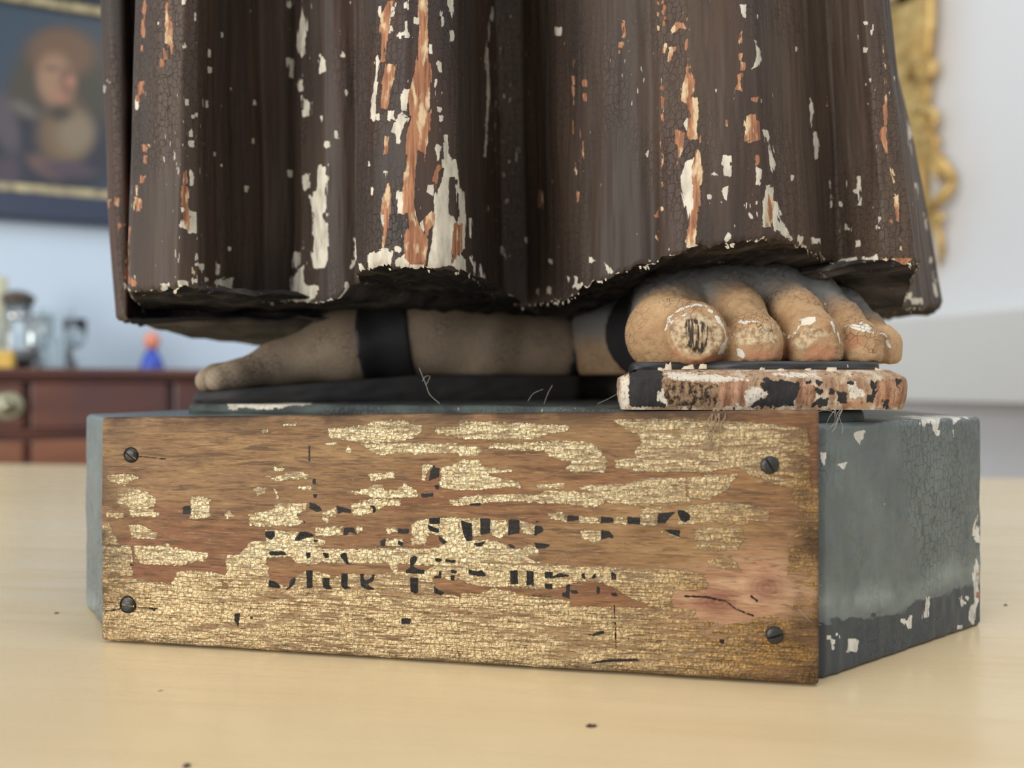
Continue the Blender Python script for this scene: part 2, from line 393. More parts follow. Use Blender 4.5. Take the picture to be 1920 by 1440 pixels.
# ---------------------------------------------------------------- portrait in its dark frame
def wall_box(bm, s0, s1, z0, z1, k0, k1, bv=.003):
    c = wl((s0+s1)/2, (k0+k1)/2, (z0+z1)/2); add_box(bm, c, (abs(s1-s0), k1-k0, z1-z0), AU, bv)
sL, _ = on_left(-190, .05); sR, _ = on_left(330, .05); dm = on_left(100, .05)[1]
zB = zpx(413, dm); zT = zpx(-48, dm)
c_ = wl((sL+sR)/2, 0, (zB+zT)/2)
pic = empty('framed_portrait', c_, AU, 'dark oil portrait of a woman in a black frame with gilt inner slip', 'painting')
M_black = simple('hazed_black_lacquer', srgb(44, 56, 80), .4)  # black lacquer with the bluish haze of the light mixed into it
k = NT('worn_gilt_slip'); n_ = k.noise(k.map((60, 60, 60)), 1, 4); M_slip = k.done(k.ramp(n_, [(.35, srgb(128, 120, 98)), (.65, srgb(196, 184, 146))]), .5, .2, k.bump(n_, .5, .004))
fw = .062
for a in ((sL, sR, zB, zB+fw), (sL, sR, zT-fw*.8, zT), (sL, sL-fw, zB+fw, zT-fw*.8), (sR+fw, sR, zB+fw, zT-fw*.8)):
    bm = bmesh.new(); wall_box(bm, *a, 0.001, .05, .006); bm_obj('frame_rail', bm, M_black, pic)
iw = .022; i0, i1, j0, j1 = sL-fw, sR+fw, zB+fw, zT-fw*.8
for a in ((i0, i1, j0, j0+iw), (i0, i1, j1-iw, j1), (i0, i0-iw, j0+iw, j1-iw), (i1+iw, i1, j0+iw, j1-iw)):
    bm = bmesh.new(); wall_box(bm, *a, .001, .036, .004); bm_obj('gilt_slip', bm, M_slip, pic)
gy, gx = np.mgrid[0:150, 0:170]
ss = i0 + (i1-i0)*gx/169; zz = j0+(j1-j0)*gy/149
P = np.zeros((150, 170, 3)); q = np.array(Cn)[None, None, :] + ss[..., None]*np.array(U) + .02*np.array(N1)
P[..., :2] = q; P[..., 2] = zz
PX = 960+F*P[..., 0]/P[..., 1]; PY = 720-F*(P[..., 2]-T-HC)/P[..., 1]
colr = np.ones((150, 170, 3))*np.array(srgb(62, 78, 94)[:3])  # canvas base lightened towards blue, a painted veil of haze
def blob(cx, cy, rx, ry, col, ang=0, soft=.35, a=1):
    global colr
    ca, sa = math.cos(ang), math.sin(ang); X = (PX-cx)*ca+(PY-cy)*sa; Y = -(PX-cx)*sa+(PY-cy)*ca
    r = np.sqrt((X/rx)**2+(Y/ry)**2); m = np.clip((1+soft-r)/(2*soft), 0, 1)*a; m = (m*m*(3-2*m))[..., None]
    colr = colr*(1-m)+np.array(srgb(*col)[:3])*m
blob(118, 150, 92, 96, (82, 74, 64)); blob(70, 190, 60, 80, (78, 74, 66), .5); blob(165, 180, 36, 80, (74, 72, 64), -.2)
blob(115, 100, 62, 46, (112, 90, 74), .1); blob(110, 250, 60, 70, (96, 84, 70), 0, .4)
blob(100, 290, 130, 90, (52, 56, 68), 0, .3); blob(120, 250, 48, 60, (118, 100, 80), 0, .4); blob(142, 250, 34, 38, (134, 122, 104), .2, .5)
blob(10, 230, 22, 60, (88, 84, 92), -.3, .4); blob(45, 205, 30, 12, (104, 100, 96), .5, .5)
blob(84, 312, 36, 16, (110, 88, 84), .5, .5); blob(130, 318, 50, 14, (84, 74, 86), .1, .5); blob(16, 320, 22, 26, (80, 70, 84), 0, .5)
blob(104, 150, 34, 48, (156, 126, 104), -.12, .35); blob(126, 156, 14, 30, (140, 108, 92), -.1, .6); blob(128, 148, 14, 26, (92, 76, 66), 0, .6, .6)
blob(97, 128, 15, 5, (112, 92, 78), 0, .6); blob(132, 152, 9, 10, (170, 126, 108), 0, .6); blob(112, 182, 13, 5, (170, 116, 100), .2, .6); blob(112, 212, 22, 14, (72, 66, 62), 0, .7)
me = grid_mesh('canvas', P, colors={'paint': np.concatenate([colr, np.ones((150, 170, 1))], 2)})
k = NT('oil_paint'); cr = k.noise(k.map((300, 300, 300)), 1, 3); M_oil = k.done(k.acol('paint'), .3, 0, k.bump(cr, .15, .0008), .5)
o = link('canvas', me, M_oil, pic)
bm = bmesh.new(); wall_box(bm, i0, i1, j0, j1, .002, .018, .001); bm_obj('backing_board', bm, M_brown, pic)

# ---------------------------------------------------------------- carved gilt mirror on the right wall
k = NT('burnished_gilt'); n_ = k.noise(k.map((30, 30, 30)), 1, 4); M_gilt = k.done(k.ramp(n_, [(.3, srgb(176, 136, 76)), (.6, srgb(222, 188, 120)), (.8, srgb(238, 214, 156))]), .45, .6, k.bump(n_, .3, .004))
def onr(px, py, k_): s, d = on_right(px, k_); return wr(s, k_, zpx(py, d))
mb = onr(1700, 200, 0); mir = empty('gilt_mirror', (mb.x, mb.y, mb.z), AV, 'carved gilt scrollwork mirror hanging on the right wall behind the robe', 'mirror')
sO, _ = on_right(1745, .03)
bm = bmesh.new()
for (z0, z1, s0_, s1_) in ((1.10, 1.9, sO-.17, sO-.02), (1.17, 1.9, .06, .11), (1.17, 1.22, .06, sO-.02), (1.85, 1.9, .06, sO-.02)):
    c = Cn + V2*(s0_+s1_)/2 + N2*.02; add_box(bm, (c.x, c.y, (z0+z1)/2), (s1_-s0_, .035, z1-z0), AV, .008, 3)
bm_obj('frame_rail', bm, M_gilt, mir)
bm = bmesh.new(); c = Cn + V2*(sO-.06)/2 + N2*.012; add_box(bm, (c.x, c.y, 1.53), (sO-.20, .006, .68), AV); bm_obj('mirror_glass', bm, M_silver, mir)
def scroll(name, pts, rad, seg=10):
    bm = bmesh.new(); add_tube(bm, [onr(*p) for p in pts], rad, seg)
    return bm_obj(name, bm, M_gilt, mir, smooth=True)
for j in range(4):   # acanthus leaf of long ribs
    scroll('leaf_rib', [(1735+j*5, -90, .045), (1730+j*5, -20, .05), (1722+j*7, 40, .055), (1712+j*9, 100, .05), (1700+j*10, 150, .04)], [.012, .014, .015, .013, .006])
def curl(cx, cy, r, a0, a1, rad, name='scroll_ornament', k_=.045, n=14):
    pts = []
    for i in range(n):
        t = i/(n-1); a = a0+(a1-a0)*t; rr = r*(1-.75*t)
        pts.append((cx+rr*math.cos(a), cy+rr*math.sin(a), k_))
    scroll(name, pts, [rad*(1-.3*i/(n-1)) for i in range(n)])
curl(1733, 132, 22, -2.5, 4.2, .017); curl(1722, 180, 26, -1.4, 2.2, .009); curl(1735, 226, 26, -2.4, 4.6, .012)
curl(1738, 228, 8, 0, 5, .012, 'boss'); curl(1745, 270, 20, -3, 1, .014)
scroll('leaf_rib', [(1735, 270, .05), (1760, 300, .055), (1782, 330, .05), (1790, 342, .035)], [.013, .017, .016, .008])
scroll('leaf_rib', [(1790, 338, .04), (1775, 360, .05), (1752, 385, .045), (1735, 395, .03)], [.010, .017, .013, .007])
curl(1758, 412, 12, -2.5, 3, .009); scroll('leaf_rib', [(1745, 400, .04), (1762, 440, .04), (1766, 470, .035), (1762, 498, .02)], [.009, .010, .010, .004])
scroll('leaf_rib', [(1732, 280, .06), (1748, 310, .062), (1766, 345, .058)], [.006, .008, .004])

# ================================================================ the statue
statue = empty('carved_statue', (0, .36, T), 0, 'carved wooden statue in flaking brown habit, bare sandalled feet on a gilded plinth', 'statue')
def proj(P): return 960+F*P[..., 0]/P[..., 1], 720-F*(P[..., 2]-T-HC)/P[..., 1]

# ---- wear on the habit (light = gesso, orange = bare wood / ochre)
RW = Z(180, 0, 3.6, [
 [(1270,0),(1335,0),(1335,50),(1300,80),(1285,40)], [(1395,70),(1415,130),(1440,210),(1415,230),(1415,340),(1385,390),(1360,300),(1365,200)],
 [(1290,395),(1330,400),(1335,535),(1305,520)], [(1350,560),(1400,525),(1400,610),(1355,625)], [(1385,640),(1450,690),(1445,780),(1400,790)],
 [(1515,370),(1550,410),(1550,480),(1505,500)], [(1400,1190),(1440,1170),(1440,1260),(1405,1280)],
 [(1500,1120),(1560,1110),(1555,1440),(1465,1440),(1440,1320),(1490,1330)], (1662,360,26,44), (1685,630,22,36), (1630,910,26,36), (1560,975,24,40),
 (1298,190,25,50), (640,890,20,60), (640,970,34,40), (645,1200,22,110), (275,700,16,70), (612,690,20,40), (655,785,42,34), (420,158,14,24), (850,235,18,40), (765,360,22,60),
 (765,470,20,30), (750,700,14,50), (845,715,14,24), (805,1040,24,40), (1060,950,20,40), (1070,690,20,34), (1015,1275,22,40), (1520,795,22,40), (92,556,22,22), (50,600,20,34), (215,395,16,24),
 (530,890,14,34), (1310,1170,26,40), (1570,1195,16,34), (845,1115,24,30), (910,600,14,26), (1350,10,60,20), (1000,130,14,26), (1040,70,14,20), (590,10,20,24), (670,110,14,60), (600,300,14,40), (545,155,10,20)])
RW += Z(180, 360, 4, [
 [(640,100),(665,80),(700,150),(745,160),(745,300),(700,300),(630,250),(660,190)], [(1630,0),(1730,0),(1720,120),(1700,180),(1735,240),(1745,500),(1725,580),(1640,570),(1620,450),(1630,130)],
 [(1480,430),(1530,450),(1525,530),(1500,580),(1480,560)], [(1560,370),(1580,440),(1545,430)], [(1500,600),(1560,550),(1560,680),(1600,700),(1670,700),(1670,770),(1600,830),(1470,820),(1465,650)],
 [(890,680),(940,650),(1030,640),(1020,730),(940,710)], [(730,530),(810,540),(800,620),(785,600),(770,560),(735,560)], (515,712,52,52), (655,690,70,40), (830,655,46,50), (745,665,46,44), [(215,690),(265,740),(230,752)],
 (915,570,16,90), (300,220,20,24), (1730,170,26,40), (1880,710,20,70), (745,490,22,50), (1000,425,14,20), (290,640,18,44), (1445,90,20,50)])
RO = Z(180, 0, 3.6, [
 [(468,0),(490,0),(482,90),(520,160),(528,290),(515,360),(500,300),(468,285)], [(455,330),(480,400),(460,395)], (442,425,24,54), ('S', [(335,0),(322,110),(320,240)], 9), (298,335,22,60),
 [(280,560),(320,550),(300,680),(275,680)], (328,640,16,60), (338,1000,44,44), (330,1075,14,50), (312,1212,46,50), (275,1290,18,60), (280,1390,50,70), (615,1060,20,40), ('S', [(607,1150),(600,1230)], 9),
 [(585,1265),(610,1265),(630,1400),(620,1440),(580,1380)], (395,950,12,50), (428,1022,12,22)])
RO += Z(180, 360, 4, [
 [(640,0),(690,0),(710,200),(700,300),(670,240)], [(700,540),(742,600),(735,630),(700,580)], [(230,620),(300,680),(290,700),(215,680)], [(170,240),(210,290),(200,305),(180,290)],
 (315,80,56,90), ('S', [(250,260),(240,400),(235,620)], 5), (95,90,16,60), (150,70,20,60)])
RO += Z(620, 0, 3.6, [
 [(385,0),(430,0),(400,110),(385,240),(365,420),(330,420),(335,100)],
 [(600,0),(645,0),(650,260),(670,440),(680,640),(660,960),(640,1050),(590,1000),(575,1100),(550,1300),(560,1440),(480,1440),(500,1150),(510,900),(540,790),(530,640),(570,500),(590,330)],
 [(370,420),(440,420),(430,540),(400,620),(385,740),(330,730),(340,600)], [(365,920),(390,920),(385,1040),(360,1040)], [(388,1250),(402,1290),(395,1440),(345,1440),(360,1310)],
 [(720,1110),(745,1120),(700,1280),(690,1200)], (1415,1340,22,110), (1497,1225,14,30), [(630,1050),(655,1180),(640,1170)]])
RW += Z(620, 0, 3.6, [
 [(400,20),(445,80),(440,110),(385,130)], [(485,20),(520,0),(520,60),(485,65)], [(490,130),(525,130),(530,200),(545,250),(440,250),(490,200)], [(380,165),(415,165),(435,215),(385,220)],
 [(310,340),(330,440),(300,640),(290,810),(272,800),(285,600)], [(475,600),(545,595),(520,720),(525,745),(480,740)],
 [(390,740),(440,735),(440,790),(480,760),(530,800),(490,880),(465,970),(445,965),(440,900),(410,890),(430,820),(380,810)], (578,138,32,30), [(805,205),(830,210),(830,270),(805,275)],
 [(790,0),(820,0),(820,120),(800,60)], (733,450,20,60), ('S', [(712,540),(702,600),(718,680)], 7), [(765,910),(790,910),(790,1030),(830,1110),(860,1190),(800,1200),(800,1440),(720,1440),(700,1340),(740,1230),(770,1120)],
 [(720,970),(745,990),(725,1080),(705,1000)], [(650,1240),(700,1240),(700,1340),(640,1300)], [(870,1290),(900,1290),(905,1400),(870,1440),(850,1250)], (733,735,26,34), (748,800,20,34), (757,145,12,60), (748,90,14,24),
 (1535,210,34,50), ('S', [(1112,0),(1075,170),(1052,300),(1052,420),(1065,620),(1052,850),(1042,1050)], 7), (82,362,30,44), (100,626,22,40), (257,1100,10,30), (275,1290,10,40), (335,80,8,60), (318,790,10,30), (370,1180,12,40), (672,330,12,60), (750,640,12,50), (440,30,10,30), (520,545,14,24)])
RW += Z(620, 300, 4, [
 [(840,0),(930,0),(955,80),(960,140),(900,120),(880,200),(890,400),(935,450),(930,560),(910,800),(730,800),(760,600),(780,400),(800,220),(850,130)],
 [(960,150),(1000,250),(1005,360),(1000,660),(960,700),(1015,760),(1035,860),(950,840),(900,790),(940,600),(960,400),(950,300)], [(670,480),(710,440),(700,540),(680,530)],
 [(395,250),(430,250),(440,330),(430,480),(400,500),(375,430)], [(500,240),(540,240),(535,300),(560,400),(500,405)], [(280,720),(340,690),(400,660),(460,690),(440,790),(280,810)],
 [(180,590),(190,760),(150,810),(170,730)], [(485,650),(530,660),(525,690),(490,680)], [(490,760),(560,700),(620,740),(680,780),(600,800),(490,790)], [(1120,780),(1155,880),(1135,940),(1110,900)],
 ('S', [(1050,450),(1055,570)], 7), ('S', [(1048,730),(1075,800),(1085,870)], 10), (1550,985,32,54), (1632,975,44,56), [(1838,880),(1845,920),(1885,930),(1860,975),(1790,950),(1830,930)], (1775,900,14,44), (1645,760,26,30), (1815,375,14,26),
 (1465,600,12,40), (1185,360,14,50), (1295,675,20,44), (230,810,40,60), (120,955,30,60), (1285,1020,34,30), (1350,1025,50,24)])
RO += Z(620, 300, 4, [
 [(550,60),(640,0),(620,330),(650,480),(720,600),(700,780),(560,780),(540,600),(580,500),(560,300)], [(430,180),(445,230),(430,480),(400,660),(385,640)], [(700,450),(780,370),(770,500),(720,560)],
 [(930,480),(990,480),(980,680),(910,790)], (1572,300,24,120), (1845,80,16,60), (1855,270,14,70), (1665,160,16,30)])
RO += Z(1060, 0, 3.6, [
 [(375,145),(395,145),(398,245),(375,245)], (376,305,24,30), (364,350,12,20), [(700,200),(750,145),(800,145),(830,200),(770,200),(712,225)], [(815,110),(830,110),(825,210)], [(805,250),(840,250),(830,350),(795,350)],
 [(705,320),(745,320),(720,420),(700,410)], [(820,380),(840,380),(835,480),(870,550),(850,660),(890,660),(895,760),(890,940),(840,940),(825,900),(840,780),(810,700),(780,680),(785,590),(805,500)],
 [(750,880),(800,900),(790,1010),(755,1110)], [(885,1000),(910,1050),(910,1440),(860,1440),(860,1100)], [(1160,290),(1190,200),(1205,300)], [(1215,770),(1290,760),(1320,930),(1260,950),(1190,975),(1200,900)],
 [(1255,660),(1305,655),(1300,690),(1255,690)], [(1150,600),(1190,610),(1160,500),(1190,500)], [(1185,420),(1210,420),(1200,470),(1185,470)], [(1170,370),(1195,360),(1180,410)], [(1290,1050),(1310,1050),(1290,1110)],
 (960,965,16,36), (910,935,16,60), (1088,830,10,40), (1080,750,16,34), (795,85,16,26)] + [(652, y, 11, h) for y, h in ((270,20),(575,50),(690,70),(800,60),(850,40),(1080,110),(1240,30),(1420,40))]
 + [(627, y, 9, 24) for y in (20, 95, 190, 300)] + [(655+ (i*37) % 23, 10+i*37, 9, 20) for i in range(10)]
 + [(56, y, 14, h) for y, h in ((430,60),(540,50),(640,110),(700,40),(860,80))] + [(78, 1110, 14, 60), (78, 1165, 18, 40), (85, 1330, 12, 70), (100, 900, 10, 90), (130, 560, 18, 40), (130, 655, 14, 40), (135, 710, 9, 40), (120, 1000, 10, 120)])
RW += Z(1060, 0, 3.6, [
 [(1175,30),(1220,30),(1215,120),(1195,110)], [(1270,260),(1295,270),(1315,400),(1300,440),(1255,470),(1290,380)], [(1340,880),(1365,890),(1400,1020),(1430,1110),(1415,1170),(1380,1130),(1370,1000)],
 [(1350,1260),(1410,1250),(1395,1440),(1335,1440)], [(820,1080),(870,1070),(860,1160),(815,1130)], [(770,1200),(820,1160),(870,1180),(900,1280),(890,1420),(820,1440),(790,1300)],
 [(1070,1050),(1120,1060),(1110,1190),(1070,1190),(1060,1100)], [(975,1180),(1005,1150),(1035,1190)], [(1055,1270),(1100,1250),(1090,1350),(1070,1340)], (1208,1386,24,28), (970,1328,22,22), [(1290,1130),(1325,1150),(1310,1250),(1280,1250)],
 (1290,110,12,24), (1325,680,10,30), (1550,330,9,16), (740,950,14,12), [(820,800),(830,810),(820,880),(800,830)], (1290,1370,14,22), (1050,1362,10,12), ('S', [(1650,660),(1665,760),(1660,860)], 3), ('S', [(1680,900),(1700,960),(1690,1060)], 5), (1535, 1200, 10, 30)])
RW += Z(1060, 260, 4, [
 [(860,290),(900,170),(990,160),(1000,330),(960,420),(940,560),(915,650),(905,480)], [(1490,380),(1570,350),(1560,650),(1480,660)], [(1550,460),(1590,460),(1600,600),(1730,760),(1690,780),(1640,720),(1560,680)],
 [(1195,760),(1220,700),(1250,745),(1215,780)], [(900,760),(1010,790),(1000,820),(900,825)], [(600,880),(660,915),(630,930)], [(290,920),(355,1000),(320,1010)], [(1850,750),(1910,750),(1910,800),(1850,790)],
 [(1740,730),(1780,735),(1770,800),(1745,780)], [(180,890),(230,915),(185,925)], (1340,500,26,34), (1170,478,12,14), (1267,655,14,36), (1435,478,16,30), (1620,555,14,26), (20,1060,24,50), (80,1060,24,60), (1080,435,28,26), [(1380,560),(1405,590),(1390,590)],
 ('S', [(780,830),(800,800),(850,800)], 4), ('S', [(560,960),(600,930),(640,915)], 5)])
RO += Z(1060, 260, 4, [
 [(985,70),(1010,100),(1030,250),(1000,420),(980,620),(970,800),(910,800),(930,600),(990,400)], [(1520,420),(1560,430),(1545,660),(1510,650)], [(670,580),(700,520),(700,590)], [(680,730),(692,760),(685,790)], ('S', [(715,20),(705,130),(715,190)], 5)])
RW += Z(1400, 0, 2.3226, [
 (517,101,17,15), [(540,110),(553,110),(545,155),(538,140)], (484,160,10,30), (432,168,13,12), (516,217,15,17), (509,298,9,20), (641,342,12,24), (520,366,8,12), (538,350,8,16), [(522,450),(535,452),(535,490),(527,485)],
 [(703,490),(712,560),(722,690),(715,680),(700,540)], (435,800,14,50), [(478,762),(498,765),(497,890),(480,890),(478,850),(458,835),(460,822),(475,820)], [(425,970),(440,968),(445,990),(455,990),(455,1005),(425,1005)],
 [(475,1045),(495,1045),(498,1075),(475,1075)], [(505,1120),(545,1115),(570,1100),(578,1130),(545,1145),(510,1145)], [(380,1145),(410,1130),(480,1120),(485,1140),(430,1170),(395,1160)], [(810,1180),(818,1180),(828,1290),(818,1270)],
 [(765,925),(775,930),(785,1000),(775,980)], [(670,1290),(720,1275),(715,1305),(670,1310)], (740,1312,50,24), (695,1190,44,14), (410,888,12,14), (404,1005,8,24), (686,300,5,60), (667,182,6,10), (575,78,8,20), (583,110,10,20), (208,212,6,8), (805,1130,8,24), (575,992,20,16), (580,960,8,26),
 ('S', [(738,800),(745,840),(742,880)], 4), ('S', [(365,790),(367,900)], 2.5), ('S', [(297,580),(303,650)], 3)])
RO += Z(1400, 0, 2.3226, [
 [(585,175),(597,180),(605,245),(590,240)], [(595,270),(610,290),(608,315)], (608,352,14,32), [(608,410),(612,500),(605,600),(625,720),(650,790),(660,900),(665,970),(650,960),(640,850),(620,740),(600,640),(575,580),(600,550),(595,470)],
 [(660,980),(672,1050),(660,1040)], [(650,1120),(715,1130),(690,1150),(650,1145)], (671,1080,10,20), (600,1135,24,24), (350,440,9,50), [(620,960),(640,960),(632,980)]])

# ---- habit: columns (px at hem, px at top of frame, depth at hem, depth at top, hem row)
nodes = [(216,192,.350,.345,598),(228,208,.343,.339,602),(240,231,.343,.340,604),(256,248,.366,.364,600),(266,270,.364,.362,585),(245,258,.330,.330,556),(237,252,.312,.309,547),(285,300,.300,.298,546),(335,345,.296,.294,541),(375,372,.300,.298,537),
 (400,392,.314,.310,541),(445,435,.334,.328,548),(500,490,.350,.346,561),(540,540,.348,.344,567),(575,572,.330,.328,569),(610,610,.318,.315,562),(645,640,.316,.313,548),(672,668,.318,.315,526),
 (664,668,.291,.289,514),(700,705,.279,.280,503),(760,765,.271,.273,500),(820,820,.272,.274,501),(858,855,.278,.280,504),(885,872,.297,.299,519),(912,900,.330,.325,545),(945,930,.362,.355,565),
 (990,980,.362,.355,571),(1022,1012,.342,.335,569),(1060,1058,.316,.311,562),(1090,1095,.300,.298,543),(1130,1130,.290,.290,522),(1180,1165,.284,.284,505),(1226,1215,.281,.280,492),(1238,1233,.276,.277,487),
 (1300,1290,.268,.272,468),(1370,1350,.264,.270,453),(1435,1405,.264,.270,446),(1449,1420,.269,.275,447),(1500,1470,.283,.287,462),(1550,1520,.302,.302,480),(1575,1550,.308,.306,490),(1610,1580,.299,.300,491),
 (1660,1620,.288,.290,488),(1715,1655,.286,.288,493),(1733,1668,.294,.294,492),(1724,1668,.312,.306,512),(1698,1660,.340,.330,575),(1732,1678,.362,.352,580),(1771,1690,.388,.378,575),
 (1752,1682,.415,.405,588),(1640,1600,.465,.455,606),(1300,1300,.50,.49,628),(900,900,.50,.49,640),(600,600,.47,.46,652),(490,490,.455,.45,651),(350,350,.43,.42,631),(270,262,.40,.39,615),(224,204,.370,.362,601)]
ND = np.array(nodes, float)
ND = np.vstack([ND, ND[:1]])
hx = (ND[:, 0]-960)/F*ND[:, 2]; hy = ND[:, 2]; hz = T+HC+(720-ND[:, 4])/F*ND[:, 2]
tx = (ND[:, 1]-960)/F*ND[:, 3]; ty = ND[:, 3]
seg = np.hypot(np.diff(hx), np.diff(hy)); s_ = np.concatenate([[0], np.cumsum(seg)])
nfront = 50
dens = []
for i in range(len(seg)):
    step = .00042 if i < nfront-1 else .004
    m = max(2, int(seg[i]/step)); dens.append(np.linspace(s_[i], s_[i+1], m, endpoint=False))
sp = np.concatenate(dens); NC = len(sp)
def smooth(a, k):
    ker = np.exp(-np.linspace(-2, 2, 2*k+1)**2); ker /= ker.sum()
    return np.convolve(np.concatenate([a[-k:], a, a[:k]]), ker, 'valid')
c_hx, c_hy, c_hz, c_tx, c_ty = [smooth(np.interp(sp, s_, v), 7) for v in (hx, hy, hz, tx, ty)]
c_hz = c_hz + (vnoise(sp*260, sp*0, 3)-.5)*.0022 + (vnoise(sp*900, sp*0, 4)-.5)*.0010
rows = np.concatenate([np.arange(0, .112, .0005), np.linspace(.113, .165, 14), np.linspace(.19, .42, 8)])
zp0 = T+HC+720*.29/F
cx0, cy0 = .0, .395
R = len(rows); P = np.zeros((R, NC, 3))
for j, h in enumerate(rows):
    z = c_hz + h*(zp0+.06-c_hz)/(.168) if h <= .165 else np.full(NC, T+HC+.21) + (h-.165)
    fr = np.clip((z-c_hz)/(zp0-c_hz), 0, 1.35)
    x = c_hx+(c_tx-c_hx)*fr; y = c_hy+(c_ty-c_hy)*fr
    if h > .165:
        q = 1-(h-.165)*.55; x = cx0+(x-cx0)*q; y = cy0+(y-cy0)*q
    P[j, :, 0] = x; P[j, :, 1] = y; P[j, :, 2] = z
# rounded lower edge, gouge marks, soft waviness along the folds
nx = np.gradient(c_hy); ny = -np.gradient(c_hx); ln = np.hypot(nx, ny)+1e-9; nx /= ln; ny /= ln
for j, h in enumerate(rows):
    ins = .0016*max(0, 1-h/.0022)**2 if h < .0022 else 0
    g = (vnoise(sp*210, np.full(NC, h*14), 5)-.5)*.0011 + (vnoise(sp*60, np.full(NC, h*24+3), 6)-.5)*.0017 + (vnoise(sp*700, np.full(NC, h*60), 8)-.5)*.0003
    P[j, :, 0] += nx*(g+0); P[j, :, 1] += ny*(g+0)
    P[j, :, 0] += (cx0-P[j, :, 0])*ins/.2; P[j, :, 1] += (cy0-P[j, :, 1])*ins/.2
X, Y = proj(P); front = np.zeros(P.shape[:2], bool); nf = int(np.searchsorted(sp, s_[nfront-1])); front[:, :nf] = True
fw_ = np.full(X.shape, -CL); fo_ = np.full(X.shape, -CL)
fw_[:, :nf] = field(RW, X[:, :nf].copy(), Y[:, :nf].copy()); fo_[:, :nf] = field(RO, X[:, :nf].copy(), Y[:, :nf].copy())
# brittle white rim along the very edge
edge = np.clip(3.2-np.abs(Y-Y[0:1])*(.7+1.2*vnoise(sp*300, sp*0, 15))[None, :], -CL, 4)
rim = ((vnoise(sp*150, sp*0, 11) > .60) & (vnoise(sp*700, sp*0, 14) > .35))[None, :]
fw_ = np.where(rim & (Y[0:1]-Y < 10), np.maximum(fw_, edge), fw_)
def robe_base(k):
    s = k.noise(k.map((420, 420, 26)), 1, 5, .6); b = k.noise(k.map((16, 16, 4)), 1, 3); r = k.noise(k.map((40, 40, 10)), 1, 2)
    c = k.mix(k.step(b, .35, .65), srgb(88, 72, 59), srgb(58, 50, 46)); c = k.mix(k.math('MULTIPLY', k.step(s, .45, .7), .45), c, srgb(46, 40, 38))
    return k.mix(k.math('MULTIPLY', k.step(r, .52, .7), .35), c, srgb(84, 54, 42))
M_robe = chip_mat('brown_overpaint', robe_base, rough=.56)
me = grid_mesh('habit', P, wrap=True, attrs={'w': fw_, 'o': fo_})
robe = link('habit', me, M_robe, statue)
# flat top cut, well above the frame
ring = P[-1]
bm = bmesh.new(); vs = [bm.verts.new(Vector(p)) for p in ring[::8]]; c = bm.verts.new((cx0, cy0, ring[0, 2]+.01))
for i in range(len(vs)): bm.faces.new((vs[i], vs[(i+1) % len(vs)], c))
M_top = simple('aged_oak', srgb(96, 72, 50), .7); bm_obj('body_core', bm, M_top, statue)
# carved-out underside of the hem
K = 26; S = np.zeros((K, NC, 3))
for j in range(K):
    t = (j/(K-1))
    S[j, :, 0] = P[0, :, 0]+(cx0+.02-P[0, :, 0])*t; S[j, :, 1] = P[0, :, 1]+(cy0+.02-P[0, :, 1])*t
    S[j, :, 2] = P[0, :, 2]*(1-t)+(T+HC+.038)*t + (vnoise(S[j, :, 0]*150+9, S[j, :, 1]*150, 12)-.5)*.003*min(1, t*8)+(vnoise(S[j, :, 0]*500+9, S[j, :, 1]*220, 13)-.5)*.0012*min(1, t*8)
k = NT('dark_underside'); n_ = k.noise(k.map((30, 60, 30)), 1, 4); f_ = k.noise(k.map((200, 500, 200)), 1, 4)  # near-black base with random paler dust patches
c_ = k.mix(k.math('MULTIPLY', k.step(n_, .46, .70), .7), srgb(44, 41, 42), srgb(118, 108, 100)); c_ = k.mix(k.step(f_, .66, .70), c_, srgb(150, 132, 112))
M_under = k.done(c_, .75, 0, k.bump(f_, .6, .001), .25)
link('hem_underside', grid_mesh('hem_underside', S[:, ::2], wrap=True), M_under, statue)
# curled paint flakes clinging to the hem edge
M_flake = simple('curled_paint_flake', srgb(206, 192, 168), .8, 0, 400, .25, .2)
fr_ = random.Random(4); bm = bmesh.new()
for i in range(330):
    c0 = fr_.randrange(20, nf-20); px_ = X[0, c0]
    if vnoise(np.array([px_/38.]), np.array([0.]), 21)[0] < .42: continue
    p = Vector(P[0, c0]) + Vector((0, -.0004, fr_.uniform(-.0012, .0006))); t_ = Vector(P[0, c0+6])-Vector(P[0, c0-6]); t_.normalize()
    w_ = fr_.uniform(.0006, .0020); h_ = fr_.uniform(.0005, .0016); o_ = Vector((0, -fr_.uniform(.0002, .0010), 0))
    v = [p-t_*w_/2, p+t_*w_*fr_.uniform(.3, .5), p+t_*w_*.4+o_+Vector((0, 0, -h_)), p-t_*w_*fr_.uniform(.1, .5)+o_*1.3+Vector((0, 0, -h_*fr_.uniform(.4, 1)))]
    a = [bm.verts.new(q) for q in v]; b = [bm.verts.new(q+Vector((0, .00025, .0001))) for q in v]
    bm.faces.new(a); bm.faces.new(b[::-1])
    for i_ in range(4): bm.faces.new((a[i_], b[i_], b[(i_+1) % 4], a[(i_+1) % 4]))
tag(bm_obj('paint_flakes', bm, M_flake, statue), kind='stuff')

